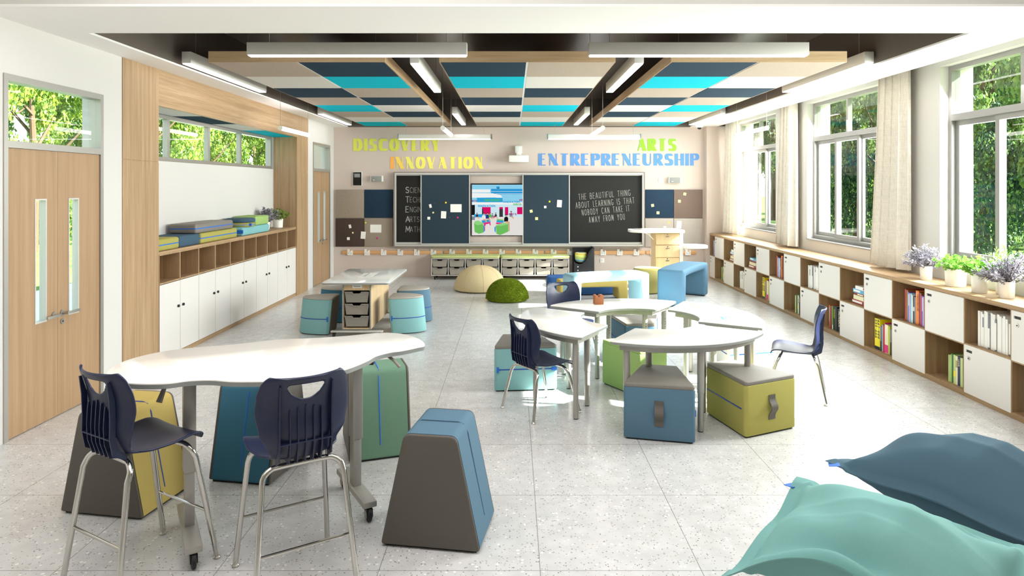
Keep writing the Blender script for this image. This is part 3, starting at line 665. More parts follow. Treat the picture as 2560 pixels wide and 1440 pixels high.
stack(10, True, YK(11) + .03, stk, cname(10, True))
stack(2, True, YK(3) + .03, stk, cname(2, True))
stack(4, True, YK(5) + .15, [('darkred', .33, .05, .02, (.3, .97, 'white')), ('cream', .30, .05, .03, None), ('maroon', .3, .03, .03, None), ('lightblue', .28, .045, .03, (.4, .9, 'white'))], cname(4, True))

PT = ((4.285, 6.84, .058, .145, 'silver', .25, .18, 'feathery silver-grey plant in a white pot, farthest along the window counter'), (4.296, 6.40, .092, .172, 'green', .2, .18, 'bushy green plant in the widest white pot on the window counter'),
      (4.256, 6.017, .066, .172, 'green', .2, .18, 'bushy green plant in a white pot, second from the near end of the window counter'), (4.28, 5.716, .06, .146, 'silver', .3, .22, 'large silver-grey plant in a white pot, nearest on the window counter'),
      (4.40, 5.93, .05, .14, 'tall', .36, .13, 'tall sprigs of green leaves in a white pot close to the window glass'))
for i, (x, y, r, h, kd, ph, pw, lab) in enumerate(PT): potted(lab, (x, y, .933), r, h, kd, ph, pw, 20 + i, xlim=(4.0, 4.44))

# curtains hanging in the window pocket
def curtain(lab, y0t, y1t, y0b, y1b, zb, x=4.375, folds=4, seed=0):
    rnd = random.Random(seed); b = MB(); nu, nz = folds * 14, 14; rows = []
    ph = [rnd.uniform(-.5, .5) for _ in range(folds + 2)]
    for side in (0, 1):
        R = []
        for j in range(nz + 1):
            v = j / nz; z = 3.6 + (zb - 3.6) * v; r = []
            for i in range(nu + 1):
                u = i / nu; q = int(u * folds); a = y0t + (y1t - y0t) * u; c = y0b + (y1b - y0b) * u; y = a + (c - a) * v ** 1.6
                amp = .045 + .018 * v + .012 * ph[q]
                r.append(b.bm.verts.new((x + amp * sin(u * folds * 2 * PI + ph[q] * .3) + (.003 if side else 0), y + .02 * sin(u * folds * 4 * PI), z)))
            R.append(r)
        rows.append(R)
    for side, R in enumerate(rows):
        for j in range(nz):
            for i in range(nu): b._f([R[j][i], R[j][i + 1], R[j + 1][i + 1], R[j + 1][i]])
    A, B = rows
    for i in range(nu): b._f([A[0][i], B[0][i], B[0][i + 1], A[0][i + 1]]); b._f([A[nz][i], A[nz][i + 1], B[nz][i + 1], B[nz][i]])
    for j in range(nz): b._f([A[j][0], A[j + 1][0], B[j + 1][0], B[j][0]]); b._f([A[j][nu], B[j][nu], B[j + 1][nu], A[j + 1][nu]])
    tag(b.build('curtain', 'linen', ang=80), lab, 'curtain', 'linen window curtains')
curtain('linen curtain between the middle and nearest windows', 7.30, 7.84, 7.30, 8.03, .965, seed=1)
curtain('linen curtain between the far and middle windows', 10.22, 10.72, 10.22, 10.88, .965, seed=2)
curtain('linen curtain in the corner next to the back wall', 12.85, 13.45, 12.85, 13.6, .965, seed=3)
# ------------------------------------------------------------------ back wall: lettering, boards, pinboards, devices, rails
def wx(px, Y=YB): return (px - VX) / FPX * Y
def wz(py, Y=YB): return EYE - (py - VY) / FPX * Y
def panel(b, px0, px1, py0, py1, y0, y1, mi=0, Yp=None): Yp = Yp or y0; return b.box(wx(px0, Yp), wx(px1, Yp), y0, y1, wz(py1, Yp), wz(py0, Yp), mi)
plain('letter_lime', 'd9dc55', .6); plain('letter_yellow', 'f0e870', .6); plain('letter_orange', 'fbb24f', .6); plain('letter_gold', 'f7d560', .6); plain('letter_green', '97e02a', .6); plain('letter_blue', '5a90cf', .6)
def sign(word, px0, px1, py0, py1, mats, lab):
    y = 13.868; size = wz(py0, y) - wz(py1, y); W = wx(px1, y) - wx(px0, y); nib, gap = .30, .40
    n0 = sum(G[c][0] for c in word); xs = (W / size - nib - gap * (len(word) - 1)) / n0
    t = thing('wall_lettering', lab, 'sign', (wx(px0, y), y, wz(py1, y))); x = nib / 2
    for i, ch in enumerate(word):
        b = MB(); adv = glyph(b, ch, (x * size, 0, 0), (1, 0, 0), (0, 0, 1), size, nib=nib, thin=.075, depth=.006, xs=xs)
        b.build('letter', mats[min(i, len(mats) - 1)], t, smooth=False); x += adv + gap
sign('DISCOVERY', 883, 1101, 346.5, 377.5, ['letter_lime'], 'yellow-green DISCOVERY lettering high on the back wall')
sign('INNOVATION', 976, 1208, 392, 422, ['letter_orange', 'letter_gold', 'letter_yellow'], 'orange and yellow INNOVATION lettering above the chalkboard')
sign('ARTS', 1591, 1691, 347, 377.5, ['letter_green'], 'bright green ARTS lettering high on the back wall')
sign('ENTREPRENEURSHIP', 1346, 1748, 384, 414, ['letter_blue'], 'blue ENTREPRENEURSHIP lettering above the right chalkboard')

# sliding chalkboard unit
t = thing('sliding_chalkboard', 'wide sliding board unit with chalkboards, felt sliders and a screen opening', 'chalkboard', (0, 0, 0))
Y = 13.74
b = MB()
for q in ((984, 1612, 430, 437), (984, 1612, 611, 618), (984, 990, 437, 611), (1606, 1612, 437, 611)): panel(b, *q, Y - .015, 13.86, 0, Y)
b.build('felt_surround', 'felt_frame', t, smooth=False)
b = MB()
for q in ((987, 1608.5, 432.5, 436.5), (987, 1608.5, 611.5, 615), (987, 990.5, 436, 612), (1605.5, 1608.5, 436, 612)): panel(b, *q, Y - .022, Y + .03, 0, Y)
panel(b, 988, 1608, 606, 611.5, Y + .02, Y + .06, 0, Y); panel(b, 988, 1608, 436, 439, Y + .02, Y + .06, 0, Y)
b.build('track', 'alu_light', t, smooth=False)
b = MB(); panel(b, 1174, 1308, 437, 611, 13.84, 13.862, 0, Y); b.build('backing_panel', 'wall_beige', t, smooth=False)
def board(px0, px1, mat, y, name, fr):
    b = MB(); panel(b, px0, px1, 436, 611, y, y + .02, 0, Y); p = b.build(name, mat, t, smooth=False)
    b = MB()
    for q in ((px0, px0 + fr, 436, 611), (px1 - fr, px1, 436, 611), (px0 + fr, px1 - fr, 436, 437.8), (px0 + fr, px1 - fr, 608.6, 611)): panel(b, *q, y - .006, y + .002, 0, Y)
    b.build('edge_frame', 'alu_light', p, smooth=False); return p
cl = board(988.5, 1170, 'chalk_black', Y + .05, 'chalkboard', 1.5); cr = board(1420, 1607, 'chalk_black', Y + .05, 'chalkboard', 1.5)
sl = board(1051.5, 1175, 'slider_felt', Y + .0, 'felt_slider', 2.5); sr = board(1306, 1424.5, 'slider_felt', Y + .0, 'felt_slider', 2.5)
rc = random.Random(5); Yc = Y + .049
for i, w_ in enumerate(('SCIENCE', 'TECHNOLOGY', 'ENGINEERING', 'ARTS', 'MATH')):
    py = (482.5, 506.5, 531, 555.5, 580.5)[i]; b = MB(); sz = (15.5 / FPX * Yc)
    x = text(b, w_[0], (wx(1014.5, Yc), Yc, wz(py, Yc)), (1, 0, 0), (0, 0, 1), sz, .22, nib=.10, thin=.09, depth=.0008, jit=.02, rnd=rc, xs=.85)
    text(b, w_[1:], (wx(1025, Yc), Yc, wz(py - .5, Yc)), (1, 0, 0), (0, 0, 1), sz * .86, .22, nib=.048, thin=.045, depth=.0008, jit=.02, rnd=rc, xs=.72)
    b.build('chalk_writing', 'chalk', cl, smooth=False)
for s_, x0, y0, x1, y1 in (('THE BEAUTIFUL THING', 1447, 500, 1576, 489), ('ABOUT LEARNING IS THAT', 1440, 521, 1586, 508), ('NOBODY CAN TAKE IT', 1455.5, 539, 1574, 528), ('AWAY FROM YOU', 1473, 557, 1562, 549)):
    b = MB(); o = Vector((wx(x0, Yc), Yc, wz(y0, Yc))); e = Vector((wx(x1, Yc), Yc, wz(y1, Yc))); ux = (e - o); Wd = ux.length; ux.normalize(); sz = 15.0 / FPX * Yc
    gap = .22; n0 = sum(G[c][0] for c in s_ if c != ' '); fx = gap * (len(s_.replace(' ', '')) - 1) + .45 * s_.count(' ')
    xs = (Wd / sz - fx) / n0
    x = 0; uy = Vector((-ux.z, 0, ux.x))
    for w_ in s_.split(' '):
        b = MB(); x += text(b, w_, o + ux * (x * sz), ux, uy, sz, gap, nib=.048, thin=.045, depth=.0008, xs=xs, jit=.025, rnd=rc) + .45; b.build('chalk_word', 'chalk', cr, smooth=False)

# screen with its picture
Ys = 13.80
t = thing('wall_screen', 'flat screen in the board opening showing a bright classroom picture', 'screen', (0, 0, 0))
b = MB(); panel(b, 1178, 1309, 458.5, 590, Ys, 13.838, 0, Ys); b.build('casing', 'screen_black', t, smooth=False)
PC = dict(sky='8fd3ef', blue='2b9ad6', pale='cfe9f2', white='f3f5f4', floor='e6e3de', magenta='d81265', green='6fc061', green_top='93d684', cyan='2aa0dd', pink='e0398c', skin='d9a988', black='17181c', navy='27357e', shirt='e9ebec', dark='3b3a3a', lgreen='55c24a', wblue='2fa3d8', grey='7f8d98', wmag='a3187e')
for k, v in PC.items(): emit('pic_' + k, v, 1.0)
mats = ['pic_' + k for k in PC]; ix = {k: i for i, k in enumerate(PC)}
b = MB(); lay = [0]
def pr(x0, x1, y0, y1, c):          # survey coordinates of a 9x enlargement of the screen
    lay[0] += 1; y = Ys - .0006 - .00012 * lay[0]
    panel(b, 1170 + x0 / 9, 1170 + x1 / 9, 440 + y0 / 9, 440 + y1 / 9, y, y + .0001, ix[c], Ys)
def pp(pts, c):
    lay[0] += 1; y = Ys - .0006 - .00012 * lay[0]
    b._f([b.bm.verts.new((wx(1170 + x / 9, Ys), y, wz(440 + q / 9, Ys))) for x, q in pts], ix[c])
pr(88, 1240, 195, 1335, 'pale'); pr(88, 1240, 195, 600, 'sky'); pr(88, 500, 300, 370, 'white'); pr(520, 1240, 290, 410, 'blue'); pp([(88, 380), (560, 390), (740, 430), (790, 520), (600, 480), (88, 490)], 'white'); pr(200, 780, 490, 590, 'wblue')
pr(520, 1240, 345, 352, 'white'); pr(620, 1240, 395, 402, 'white'); pr(640, 710, 235, 285, 'blue'); pr(660, 700, 270, 285, 'dark')
pr(88, 1240, 590, 640, 'white'); pr(88, 155, 650, 880, 'black'); pr(315, 510, 700, 870, 'magenta'); pr(705, 785, 700, 920, 'dark'); pr(705, 785, 700, 745, 'magenta'); pr(830, 905, 700, 880, 'magenta'); pr(1105, 1240, 700, 860, 'magenta'); pr(315, 345, 740, 870, 'dark')
pr(88, 1240, 925, 1335, 'floor'); pr(140, 420, 860, 930, 'cyan'); pr(88, 155, 910, 990, 'grey'); pr(520, 650, 900, 930, 'magenta')
pp([(300, 1000), (500, 980), (510, 1040), (330, 1070)], 'cyan'); pp([(350, 1050), (500, 1030), (515, 1110), (490, 1110), (480, 1070), (400, 1090), (390, 1130), (360, 1130)], 'pink')
pp([(645, 1000), (800, 1010), (800, 1050), (640, 1040)], 'cyan'); pp([(630, 1045), (780, 1050), (700, 1090), (630, 1080)], 'pink'); pp([(650, 965), (800, 985), (800, 1010), (650, 1000)], 'green')
pp([(365, 1130), (385, 1140), (385, 1230), (360, 1250)], 'pink'); pp([(345, 1110), (367, 1110), (367, 1250), (345, 1270)], 'cyan'); pp([(595, 1150), (625, 1130), (625, 1280), (595, 1240)], 'cyan')
pp([(135, 1060), (200, 1100), (345, 1080), (345, 1270), (250, 1300), (150, 1260)], 'green'); pp([(135, 1060), (150, 1020), (230, 1000), (345, 1060), (345, 1085), (200, 1105)], 'green_top')
pp([(625, 1110), (740, 1120), (905, 1080), (910, 1250), (720, 1330), (640, 1300)], 'green'); pp([(625, 1100), (800, 1050), (905, 1060), (905, 1085), (740, 1125)], 'green_top')
for (hx, hy, sc, cl_) in ((355, 850, 1.0, 'shirt'), (440, 845, .9, 'navy'), (860, 885, 1.1, 'black'), (972, 810, .8, 'grey'), (625, 840, .6, 'dark'), (205, 845, .6, 'dark'), (500, 840, .7, 'lgreen'), (550, 855, .6, 'grey')):
    pp([(hx - 26 * sc, hy - 14 * sc), (hx, hy - 30 * sc), (hx + 26 * sc, hy - 14 * sc), (hx + 20 * sc, hy + 14 * sc), (hx - 20 * sc, hy + 14 * sc)], 'dark'); pr(hx - 14 * sc, hx + 20 * sc, hy - 4 * sc, hy + 26 * sc, 'skin')
    pp([(hx - 40 * sc, hy + 50 * sc), (hx - 15 * sc, hy + 28 * sc), (hx + 20 * sc, hy + 28 * sc), (hx + 42 * sc, hy + 60 * sc), (hx + 36 * sc, hy + 130 * sc), (hx - 46 * sc, hy + 130 * sc)], cl_)
    pp([(hx - 20 * sc, hy + 120 * sc), (hx + 60 * sc, hy + 125 * sc), (hx + 70 * sc, hy + 190 * sc), (hx + 45 * sc, hy + 190 * sc), (hx + 30 * sc, hy + 150 * sc), (hx - 20 * sc, hy + 150 * sc)], 'skin')
pp([(880, 1030), (935, 1040), (940, 1240), (915, 1240), (905, 1090)], 'skin')
def pt(s_, x0, y1, hgt, c, xs=1.0):
    lay[0] += 1; y = Ys - .0006 - .00012 * lay[0]; q = MB(); sz = hgt / 9 / FPX * Ys
    text(b, s_, (wx(1170 + x0 / 9, Ys), y, wz(440 + y1 / 9, Ys)), (1, 0, 0), (0, 0, 1), sz, .34, nib=.24, thin=.17, depth=0, xs=xs, mi=ix[c])
pt('DISCOVERY', 378, 568, 46, 'lgreen', .95); pt('INNOVATION', 230, 697, 46, 'wblue', .95); pt('INNOVATION', 795, 606, 44, 'wblue', .95); pt('DISCO', 1025, 660, 44, 'lgreen', .95); pt('ARTS', 920, 880, 44, 'wmag', 1.1); pt('AR', 1155, 560, 44, 'wmag', 1.0); pt('RTS', 95, 582, 40, 'wmag', 1.0)
b.build('picture', mats, t, smooth=False)

# pinboard tiles
for px0, px1, py0, py1, m, lab in ((838.5, 910, 474, 544.5, 'taupe_felt', 'taupe felt pinboard square, upper left of the left four'), (911, 982, 474, 544.5, 'navy_felt', 'navy felt pinboard square left of the chalkboard'),
        (838.5, 910, 546, 616.5, 'brown_felt', 'dark brown felt pinboard square at the lower left'), (911, 982, 546, 616.5, 'taupe_felt', 'taupe felt pinboard square with a large white sheet'),
        (1613.5, 1684, 474, 544.5, 'navy_felt', 'navy felt pinboard square right of the chalkboard'), (1685, 1756.5, 474, 544.5, 'brown_light', 'brown felt pinboard square at the upper right'),
        (1613.5, 1684, 546, 617, 'taupe_light', 'pale grey felt pinboard square behind the lectern top'), (1685, 1756.5, 546, 617, 'taupe_light', 'pale grey felt pinboard square at the far lower right')):
    b = MB(); panel(b, px0, px1, py0, py1, 13.835, 13.869, 0, 13.835); tag(b.build('felt_pinboard', m, bevel=.004), lab, 'pinboard', 'square felt pinboards')
def note(px, py, w_, h_, Yn, mat, lab, name='paper_note', rot=0, cat='note', grp='notes pinned on the boards'):
    cx, cz = wx(px, Yn), wz(py, Yn); hw, hh = w_ / FPX * Yn / 2, h_ / FPX * Yn / 2
    t_ = MB().box(-hw, hw, -.0015, .0, -hh, hh).build(name, mat, smooth=False); t_.location = (cx, Yn, cz); t_.rotation_euler = (0, math.radians(rot), 0); tag(t_, lab, cat, grp)
YA, YP = 13.7335, 13.8345
for px, py, w_, h_, m, r, d, Yn in ((1076, 515, 6, 9, 'paper', -14, 'small tilted white note', YA), (1072, 545.5, 7, 7, 'paper', 2, 'small square white note', YA), (1083, 531.5, 4, 4, 'paper_yellow', 0, 'tiny pale yellow note', YA), (1109, 537, 13, 18, 'paper', 3, 'upright white sheet', YA), (1140, 520.5, 28, 20, 'paper', 0, 'wide white sheet', YA)):
    note(px, py, w_, h_, Yn, m, d + ' on the left felt slider', rot=r)
for px, py, w_, h_, m, r, d in ((1328, 528, 7, 7, 'paper_yellow', -14, 'tilted pale yellow note'), (1341.5, 546.5, 7, 7, 'paper_yellow', 0, 'lowest pale yellow note'), (1363, 517.5, 6, 6, 'paper', 0, 'small white note'), (1374, 504, 4, 4, 'pin_yellow', 0, 'tiny bright yellow note'), (1398.5, 509, 12, 18, 'paper', 4, 'upright white sheet')):
    note(px, py, w_, h_, YA, m, d + ' on the right felt slider', rot=r)
for px, py, w_, h_, m, r, d in ((875, 566, 6, 9, 'paper', -14, 'small tilted white note on the dark brown pinboard'), (871, 596.5, 7, 7, 'paper', 0, 'small square white note on the dark brown pinboard'), (882, 582, 4, 4, 'paper_yellow', 0, 'tiny pale yellow note on the dark brown pinboard'),
        (908, 588, 12, 18, 'paper', 4, 'upright white sheet bridging brown and taupe pinboards'), (939.5, 571.5, 28, 20, 'paper', 0, 'wide white sheet on the lower taupe pinboard'), (1631.5, 513.5, 7, 7, 'paper_yellow', -12, 'tilted pale note on the right navy pinboard'), (1645, 532, 7, 7, 'paper_yellow', 0, 'lower pale note on the right navy pinboard'),
        (1712, 485, 7, 7, 'paper_yellow', 12, 'tilted pale note on the right brown pinboard'), (1698.5, 503, 7, 7, 'paper_yellow', 0, 'lower pale note on the right brown pinboard'), (1672.5, 556.5, 4, 4, 'pin_yellow', 0, 'tiny bright yellow note on the pale grey pinboard'), (1662, 569, 7, 7, 'paper', 0, 'small white note on the pale grey pinboard'), (1697.5, 561.5, 12, 18, 'paper', 4, 'upright white sheet on the far right grey pinboard')):
    note(px, py, w_, h_, YP, m, d, rot=r)
def pin(px, py, r, Yn, mat, lab): 
    o_ = MB().lathe([(0, -.014), (r * .6, -.012), (r, -.006), (r * .8, 0), (0, 0)], 12, axis='y').build('push_pin', mat); o_.location = (wx(px, Yn), Yn, wz(py, Yn)); tag(o_, lab, 'pin', 'coloured pins')
pin(1114.5, 506.5, .02, YA, 'pin_yellow', 'yellow pin on the left felt slider'); pin(1144, 544, .02, YA, 'pin_pink', 'large pink pin on the left felt slider'); pin(1087, 508, .006, YA, 'pin_pink', 'tiny pink pin near the tilted note on the left slider'); pin(1124, 543.5, .006, YA, 'pin_pink', 'tiny pink pin beside the upright sheet on the left slider')
pin(914, 557, .018, YP, 'pin_yellow', 'yellow pin at the corner of the lower taupe pinboard'); pin(943, 595, .02, YP, 'pin_pink', 'pink pin on the lower taupe pinboard')

# devices
t = thing('control_panel', 'black wall control panel with grey display left of the chalkboard', 'panel', (wx(894), YB, wz(447)))
MB().box(-.098, .098, -.03, 0, -.15, .15).build('case', 'white_plastic', t, bevel=.01); MB().box(-.088, .088, -.036, -.03, -.14, .14).build('face', 'screen_black', t, bevel=.003); MB().box(-.06, .06, -.038, -.035, .03, .105).build('display', 'speaker_grey', t, smooth=False)
for px, py, lab in ((944, 447, 'grey wall speaker above the left pinboards'), (1685, 450.5, 'grey wall speaker above the right pinboards')):
    t = thing('wall_speaker', lab, 'speaker', (wx(px), YB, wz(py)), 0, 'wall speakers')
    MB().box(-.13, .13, -.10, -.0, -.062, .062).build('case', 'white_plastic', t, bevel=.006); MB().box(-.115, .105, -.108, -.099, -.058, .058).build('grille', 'speaker_grey', t, bevel=.003); MB().box(-.075, -.04, -.11, -.107, -.034, -.022).build('badge', 'white_plastic', t, smooth=False)
for px, py, lab, sock in ((1651.5, 450, 'white light switch beside the right speaker', 0), (1505, 651, 'white wall socket low between bin and lectern', 1)):
    t = thing('wall_socket' if sock else 'light_switch', lab, 'switch', (wx(px), YB, wz(py)))
    MB().box(-.045, .045, -.012, 0, -.045, .045).build('plate', 'white_plastic', t, bevel=.003)
    if sock: MB().box(-.018, -.012, -.0135, -.011, -.015, .01).box(.012, .018, -.0135, -.011, -.015, .01).box(-.02, .02, -.0135, -.011, .02, .026).build('slots', 'grey_plastic', t, smooth=False)
    else: MB().box(-.02, .02, -.017, -.011, -.028, .028).build('rocker', 'white_plastic', t, bevel=.002)
t = thing('projector', 'white short-throw projector on a bracket above the screen', 'projector', (wx(1297, 13.5), YB, wz(396, 13.5)))
MB().box(-.20, .20, -.42, -.10, -.075, .06).build('body', 'white_plastic', t, bevel=.012); MB().box(-.05, .05, -.34, 0, .06, .14).build('arm', 'white_plastic', t, bevel=.004); MB().box(-.075, .07, -.12, 0, .12, .27).build('wall_bracket', 'white_plastic', t, bevel=.006)
MB().box(-.12, .05, -.425, -.418, -.05, .02).build('front_vent', 'grey_plastic', t, smooth=False) if False else None
t = thing('security_camera', 'white dome camera with black eye under the soffit at the right', 'camera', (wx(1748.5, 13.4), 13.4, ZS))
MB().lathe([(0, 0), (.07, 0), (.068, -.03), (.045, -.05), (0, -.05)], 24).build('housing', 'white_plastic', t); MB().lathe([(.044, -.048), (.04, -.065), (.024, -.082), (0, -.088)], 20).build('eye', 'screen_black', t)

# coat rails
hook_px = ((874.5, 917, 958.5, 1000, 1041.5, 1083), (1130, 1172, 1213.5, 1255, 1296, 1338), (1384, 1425, 1467, 1508.5, 1550, 1591.5), (1633.5, 1678, 1720.5))
RN = ('leftmost wooden coat rail, under the pinboards', 'wooden coat rail above the left tray bench', 'wooden coat rail running behind the black bin', 'short wooden coat rail behind the lectern')
for (a, c), hs, lab in zip(((854.5, 1104), (1109.5, 1359), (1362.5, 1612), (1615.5, 1741)), hook_px, RN):
    z = wz(631.2, 13.84); t = thing('coat_rail', lab, 'coat rail', (wx(a, 13.84), YB, z), 0, 'coat rails'); w_ = wx(c, 13.84) - wx(a, 13.84)
    MB().box(0, w_, -.024, 0, -.04, .04).build('board', 'rail_wood', t, bevel=.004)
    for h in hs:
        x = wx(h, 13.82) - wx(a, 13.84); b = MB()
        b.prism([(x - .057, -.058), (x + .057, -.058), (x + .057, .04), (x + .045, .046), (x + .028, .046), (x + .028, .022), (x - .003, .022), (x - .008, .07), (x - .05, .07), (x - .057, .062)], -.032, -.024, 'y')
        b.cyl((x + .028, -.075, .03), (x + .028, -.03, .01), .009, 8); b.lathe([(0, -.001), (.006, -.001), (.006, 0)], 8, (x - .028, -.0325, -.015), 1, 'y'); b.lathe([(0, -.001), (.006, -.001), (.006, 0)], 8, (x + .022, -.0325, -.028), 1, 'y')
        b.build('hook', ['white_plastic', 'black'], t, smooth=False)
# ------------------------------------------------------------------ tray benches, bin and lectern along the back
def caster(parent, x, y, ztop, r=.03, rz=0, name='caster'):
    b = MB(); c, s = cos(rz), sin(rz)
    b.box(-.014, .014, -.018, .018, ztop - .012, ztop); b.box(-.018, -.013, -.022, .022, r * .8, ztop - .01); b.box(.013, .018, -.022, .022, r * .8, ztop - .01)
    b.lathe([(0, -.012), (r * .8, -.012), (r, -.008), (r, .008), (r * .8, .012), (0, .012)], 18, (0, 0, r), 0, 'x'); b.lathe([(0, -.0195), (r * .55, -.0195), (r * .55, -.018)], 14, (0, 0, r), 1, 'x'); b.lathe([(r * .55, .018), (r * .55, .0195), (0, .0195)], 14, (0, 0, r), 1, 'x')
    b.build(name, ['rubber', 'grey_plastic'], parent, mat=Matrix.Translation((x, y, 0)) @ Matrix.Rotation(rz, 4, 'Z'))
def tray(parent, x0, x1, z0, z1, depth, y=0, mat='tray_clear'):
    w_ = x1 - x0; h = z1 - z0; t1 = .012 * w_ / .3 + .012; b = MB(); yf = y
    f = [(x0 + t1, z0), (x1 - t1, z0), (x1 - .006, z1 - .018), (x1 - .006, z1), (x0 + w_ * .69, z1), (x0 + w_ * .64, z1 - h * .16), (x0 + w_ * .36, z1 - h * .16), (x0 + w_ * .31, z1), (x0 + .006, z1), (x0 + .006, z1 - .018)]
    b.prism(f, yf, yf + .004, 'y')
    b.loft([(x0 + t1, yf + .004, z0), (x0 + t1 + .004, yf + .004, z0), (x0 + .01, yf + .004, z1), (x0 + .006, yf + .004, z1)], [(x0 + t1, yf + depth, z0), (x0 + t1 + .004, yf + depth, z0), (x0 + .01, yf + depth, z1), (x0 + .006, yf + depth, z1)])
    b.loft([(x1 - t1, yf + .004, z0), (x1 - t1 - .004, yf + .004, z0), (x1 - .01, yf + .004, z1), (x1 - .006, yf + .004, z1)], [(x1 - t1, yf + depth, z0), (x1 - t1 - .004, yf + depth, z0), (x1 - .01, yf + depth, z1), (x1 - .006, yf + depth, z1)])
    b.box(x0 + t1, x1 - t1, yf, yf + depth, z0, z0 + .004); b.box(x0 + t1, x1 - t1, yf + depth - .004, yf + depth, z0, z1 - .01)
    tr = b.build('tray', mat, parent, smooth=False)
    b = MB(); lip = [(x0 + .004, z1 + .003), (x0 + w_ * .315, z1 + .003), (x0 + w_ * .365, z1 - h * .16 + .003), (x0 + w_ * .635, z1 - h * .16 + .003), (x0 + w_ * .685, z1 + .003), (x1 - .004, z1 + .003), (x1 - .004, z1 - .009), (x0 + w_ * .69, z1 - .009), (x0 + w_ * .64, z1 - h * .16 - .01), (x0 + w_ * .36, z1 - h * .16 - .01), (x0 + w_ * .31, z1 - .009), (x0 + .004, z1 - .009)]
    b.prism(lip, yf - .014, yf, 'y'); b.build('rim', 'tray', tr, smooth=False); return tr
for x0, lab in ((-1.653, 'low tray bench with green cushion, left one under the coat rails'), (-.235, 'low tray bench with green cushion, right one beside the black bin')):
    t = thing('tray_bench', lab, 'storage bench', (x0, 13.4, 0), 0, 'tray benches'); w_ = 1.383; D = .42; b = MB(); n = 4; c = w_ / n; z0, z1 = .085, .44
    b.box(0, w_, 0, D, z0, z0 + .018); b.box(0, w_, 0, D, z1 - .018, z1)
    for i in range(5): x = min(max(i * c - .009, 0), w_ - .018); b.box(x, x + .018, 0, D, z0 + .018, z1 - .018, 0)
    b.box(.018, w_ - .018, D - .012, D, z0 + .018, z1 - .018, 1)
    b.build('carcass', ['alu_light', 'birch_z'], t, smooth=False)
    for i in range(4):
        for r in range(2): z = z0 + .022 + r * .158; tray(t, i * c + .014, (i + 1) * c - .014, z, z + .145, .36, .004)
    pl = round_poly([(-.012, -.02), (w_ + .012, -.02), (w_ + .012, D), (-.012, D)], .07, 6)
    b = MB(); b.loft([(p[0], p[1], z1 + .001) for p in pl], [(p[0], p[1], z1 + .05) for p in pl]); b.bm.faces.ensure_lookup_table(); b.build('cushion', 'lime_pale', t, bevel=.02, seg=3)
    for x in (.07, w_ - .07):
        for y in (.05, D - .05): caster(t, x, y, .085)
# black bin with the striped bowl-shaped seat in its cut-out
t = thing('black_bin', 'black holder with a curved cut-out beside the tray benches', 'bin', (1.247, 13.36, 0)); w_ = .408
pf = [(0, 0), (w_, 0), (w_, .655), (w_ - .05, .64), (w_ - .10, .59), (w_ - .135, .52), (w_ - .15, .44), (w_ - .185, .38), (w_ - .24, .338), (.10, .325), (.05, .335), (0, .37)]
MB().prism(pf, 0, .02, 'y').build('front_panel', 'black', t, bevel=.002)
b = MB(); b.box(0, w_, .40, .42, 0, .67); b.box(0, .02, .0205, .40, 0, .36); b.box(w_ - .02, w_, .0205, .3995, 0, .66); b.box(.02, w_ - .02, .02, .40, 0, .02); b.build('box_body', 'black', t, smooth=False)
for z in (.2, .272): MB().lathe([(0, -.006), (.009, -.005), (.011, 0)], 12, (.075, 0, z), axis='y').build('stud', 'white_plastic', t)
n = NT('stripes'); bb = n.bsdf((.7, .7, .2), .7); sx = n.n('ShaderNodeSeparateXYZ'); n.l(n.coord((1, 1, 1)), sx.inputs[0]); zz = n.math('FRACT', n.math('ADD', n.math('MULTIPLY', sx.outputs['Z'], 4.4), n.math('MULTIPLY', sx.outputs['X'], .35)))
r = n.n('ShaderNodeValToRGB'); r.color_ramp.interpolation = 'CONSTANT'; e = r.color_ramp.elements
st = [(0, 'd8c24a'), (.10, 'e3d67a'), (.18, '8fa7a0'), (.22, 'd9b94e'), (.38, '9fd0dc'), (.48, '4a9fcb'), (.53, 'a9dbe4'), (.60, 'c9d86a'), (.72, '8fa7b8'), (.76, 'd3e06c'), (.9, 'e2ea8c')]
while len(e) < len(st): e.new(.5)
for q, (p, c) in zip(e, st): q.position = p; q.color = (*lin(c), 1)
n.l(zz, r.inputs[0]); n.l(r.outputs[0], bb.inputs['Base Color'])
tag(MB().lathe([(0, -.17), (.05, -.165), (.09, -.145), (.112, -.11), (.12, -.06), (.122, 0), (.122, .03), (.11, .045), (0, .05)], 32).build('striped_pouf', 'stripes', loc=(1.40, 13.54, .50)), 'colourful striped bowl-shaped pouf resting in the black holder', 'pouf')

# lectern desk
t = thing('lectern', 'tall white-topped lectern with birch drawers and a lower side wing', 'lectern', (0, 0, 0)); Y = 12.3
X = lambda px: wx(px, Y); Z = lambda py: wz(py, Y)
top = round_poly([(X(1575), Y - .02), (X(1600), Y - .18), (X(1709), Y - .2), (X(1709), Y + .45), (X(1600), Y + .45), (X(1575), Y + .30)], .14, 6)
MB().prism(top, Z(581), Z(574.5)).build('desk_top', 'top_white', t, bevel=.006)
b = MB(); b.box(X(1639), X(1698), Y, Y + .42, .06, Z(583)); b.build('pedestal', 'birch_z', t, smooth=False)
for i, (p0, p1, o) in enumerate(((584, 611.5, 0), (613.5, 643, .012), (644, 672, 0))):
    d = MB().box(X(1639.5) - o, X(1697.5), Y - .02 - o, Y - .001, Z(p1), Z(p0)).build('drawer', 'birch_z', t, bevel=.002, seg=1)
    MB().box(X(1663.5), X(1672), Y - .036 - o, Y - .018 - o, Z(p0 + 7.8), Z(p0 + 6.6)).build('handle', 'chrome', d, smooth=False); MB().cyl((X(1668), Y - .026 - o, Z(p0 + 2.6)), (X(1668), Y - .018 - o, Z(p0 + 2.6)), .010, 12).build('lock', 'chrome', d)
MB().box(X(1698.2), X(1707), Y - .02, Y + .40, .06, Z(581.2)).build('side_panel', 'laminate', t, smooth=False)
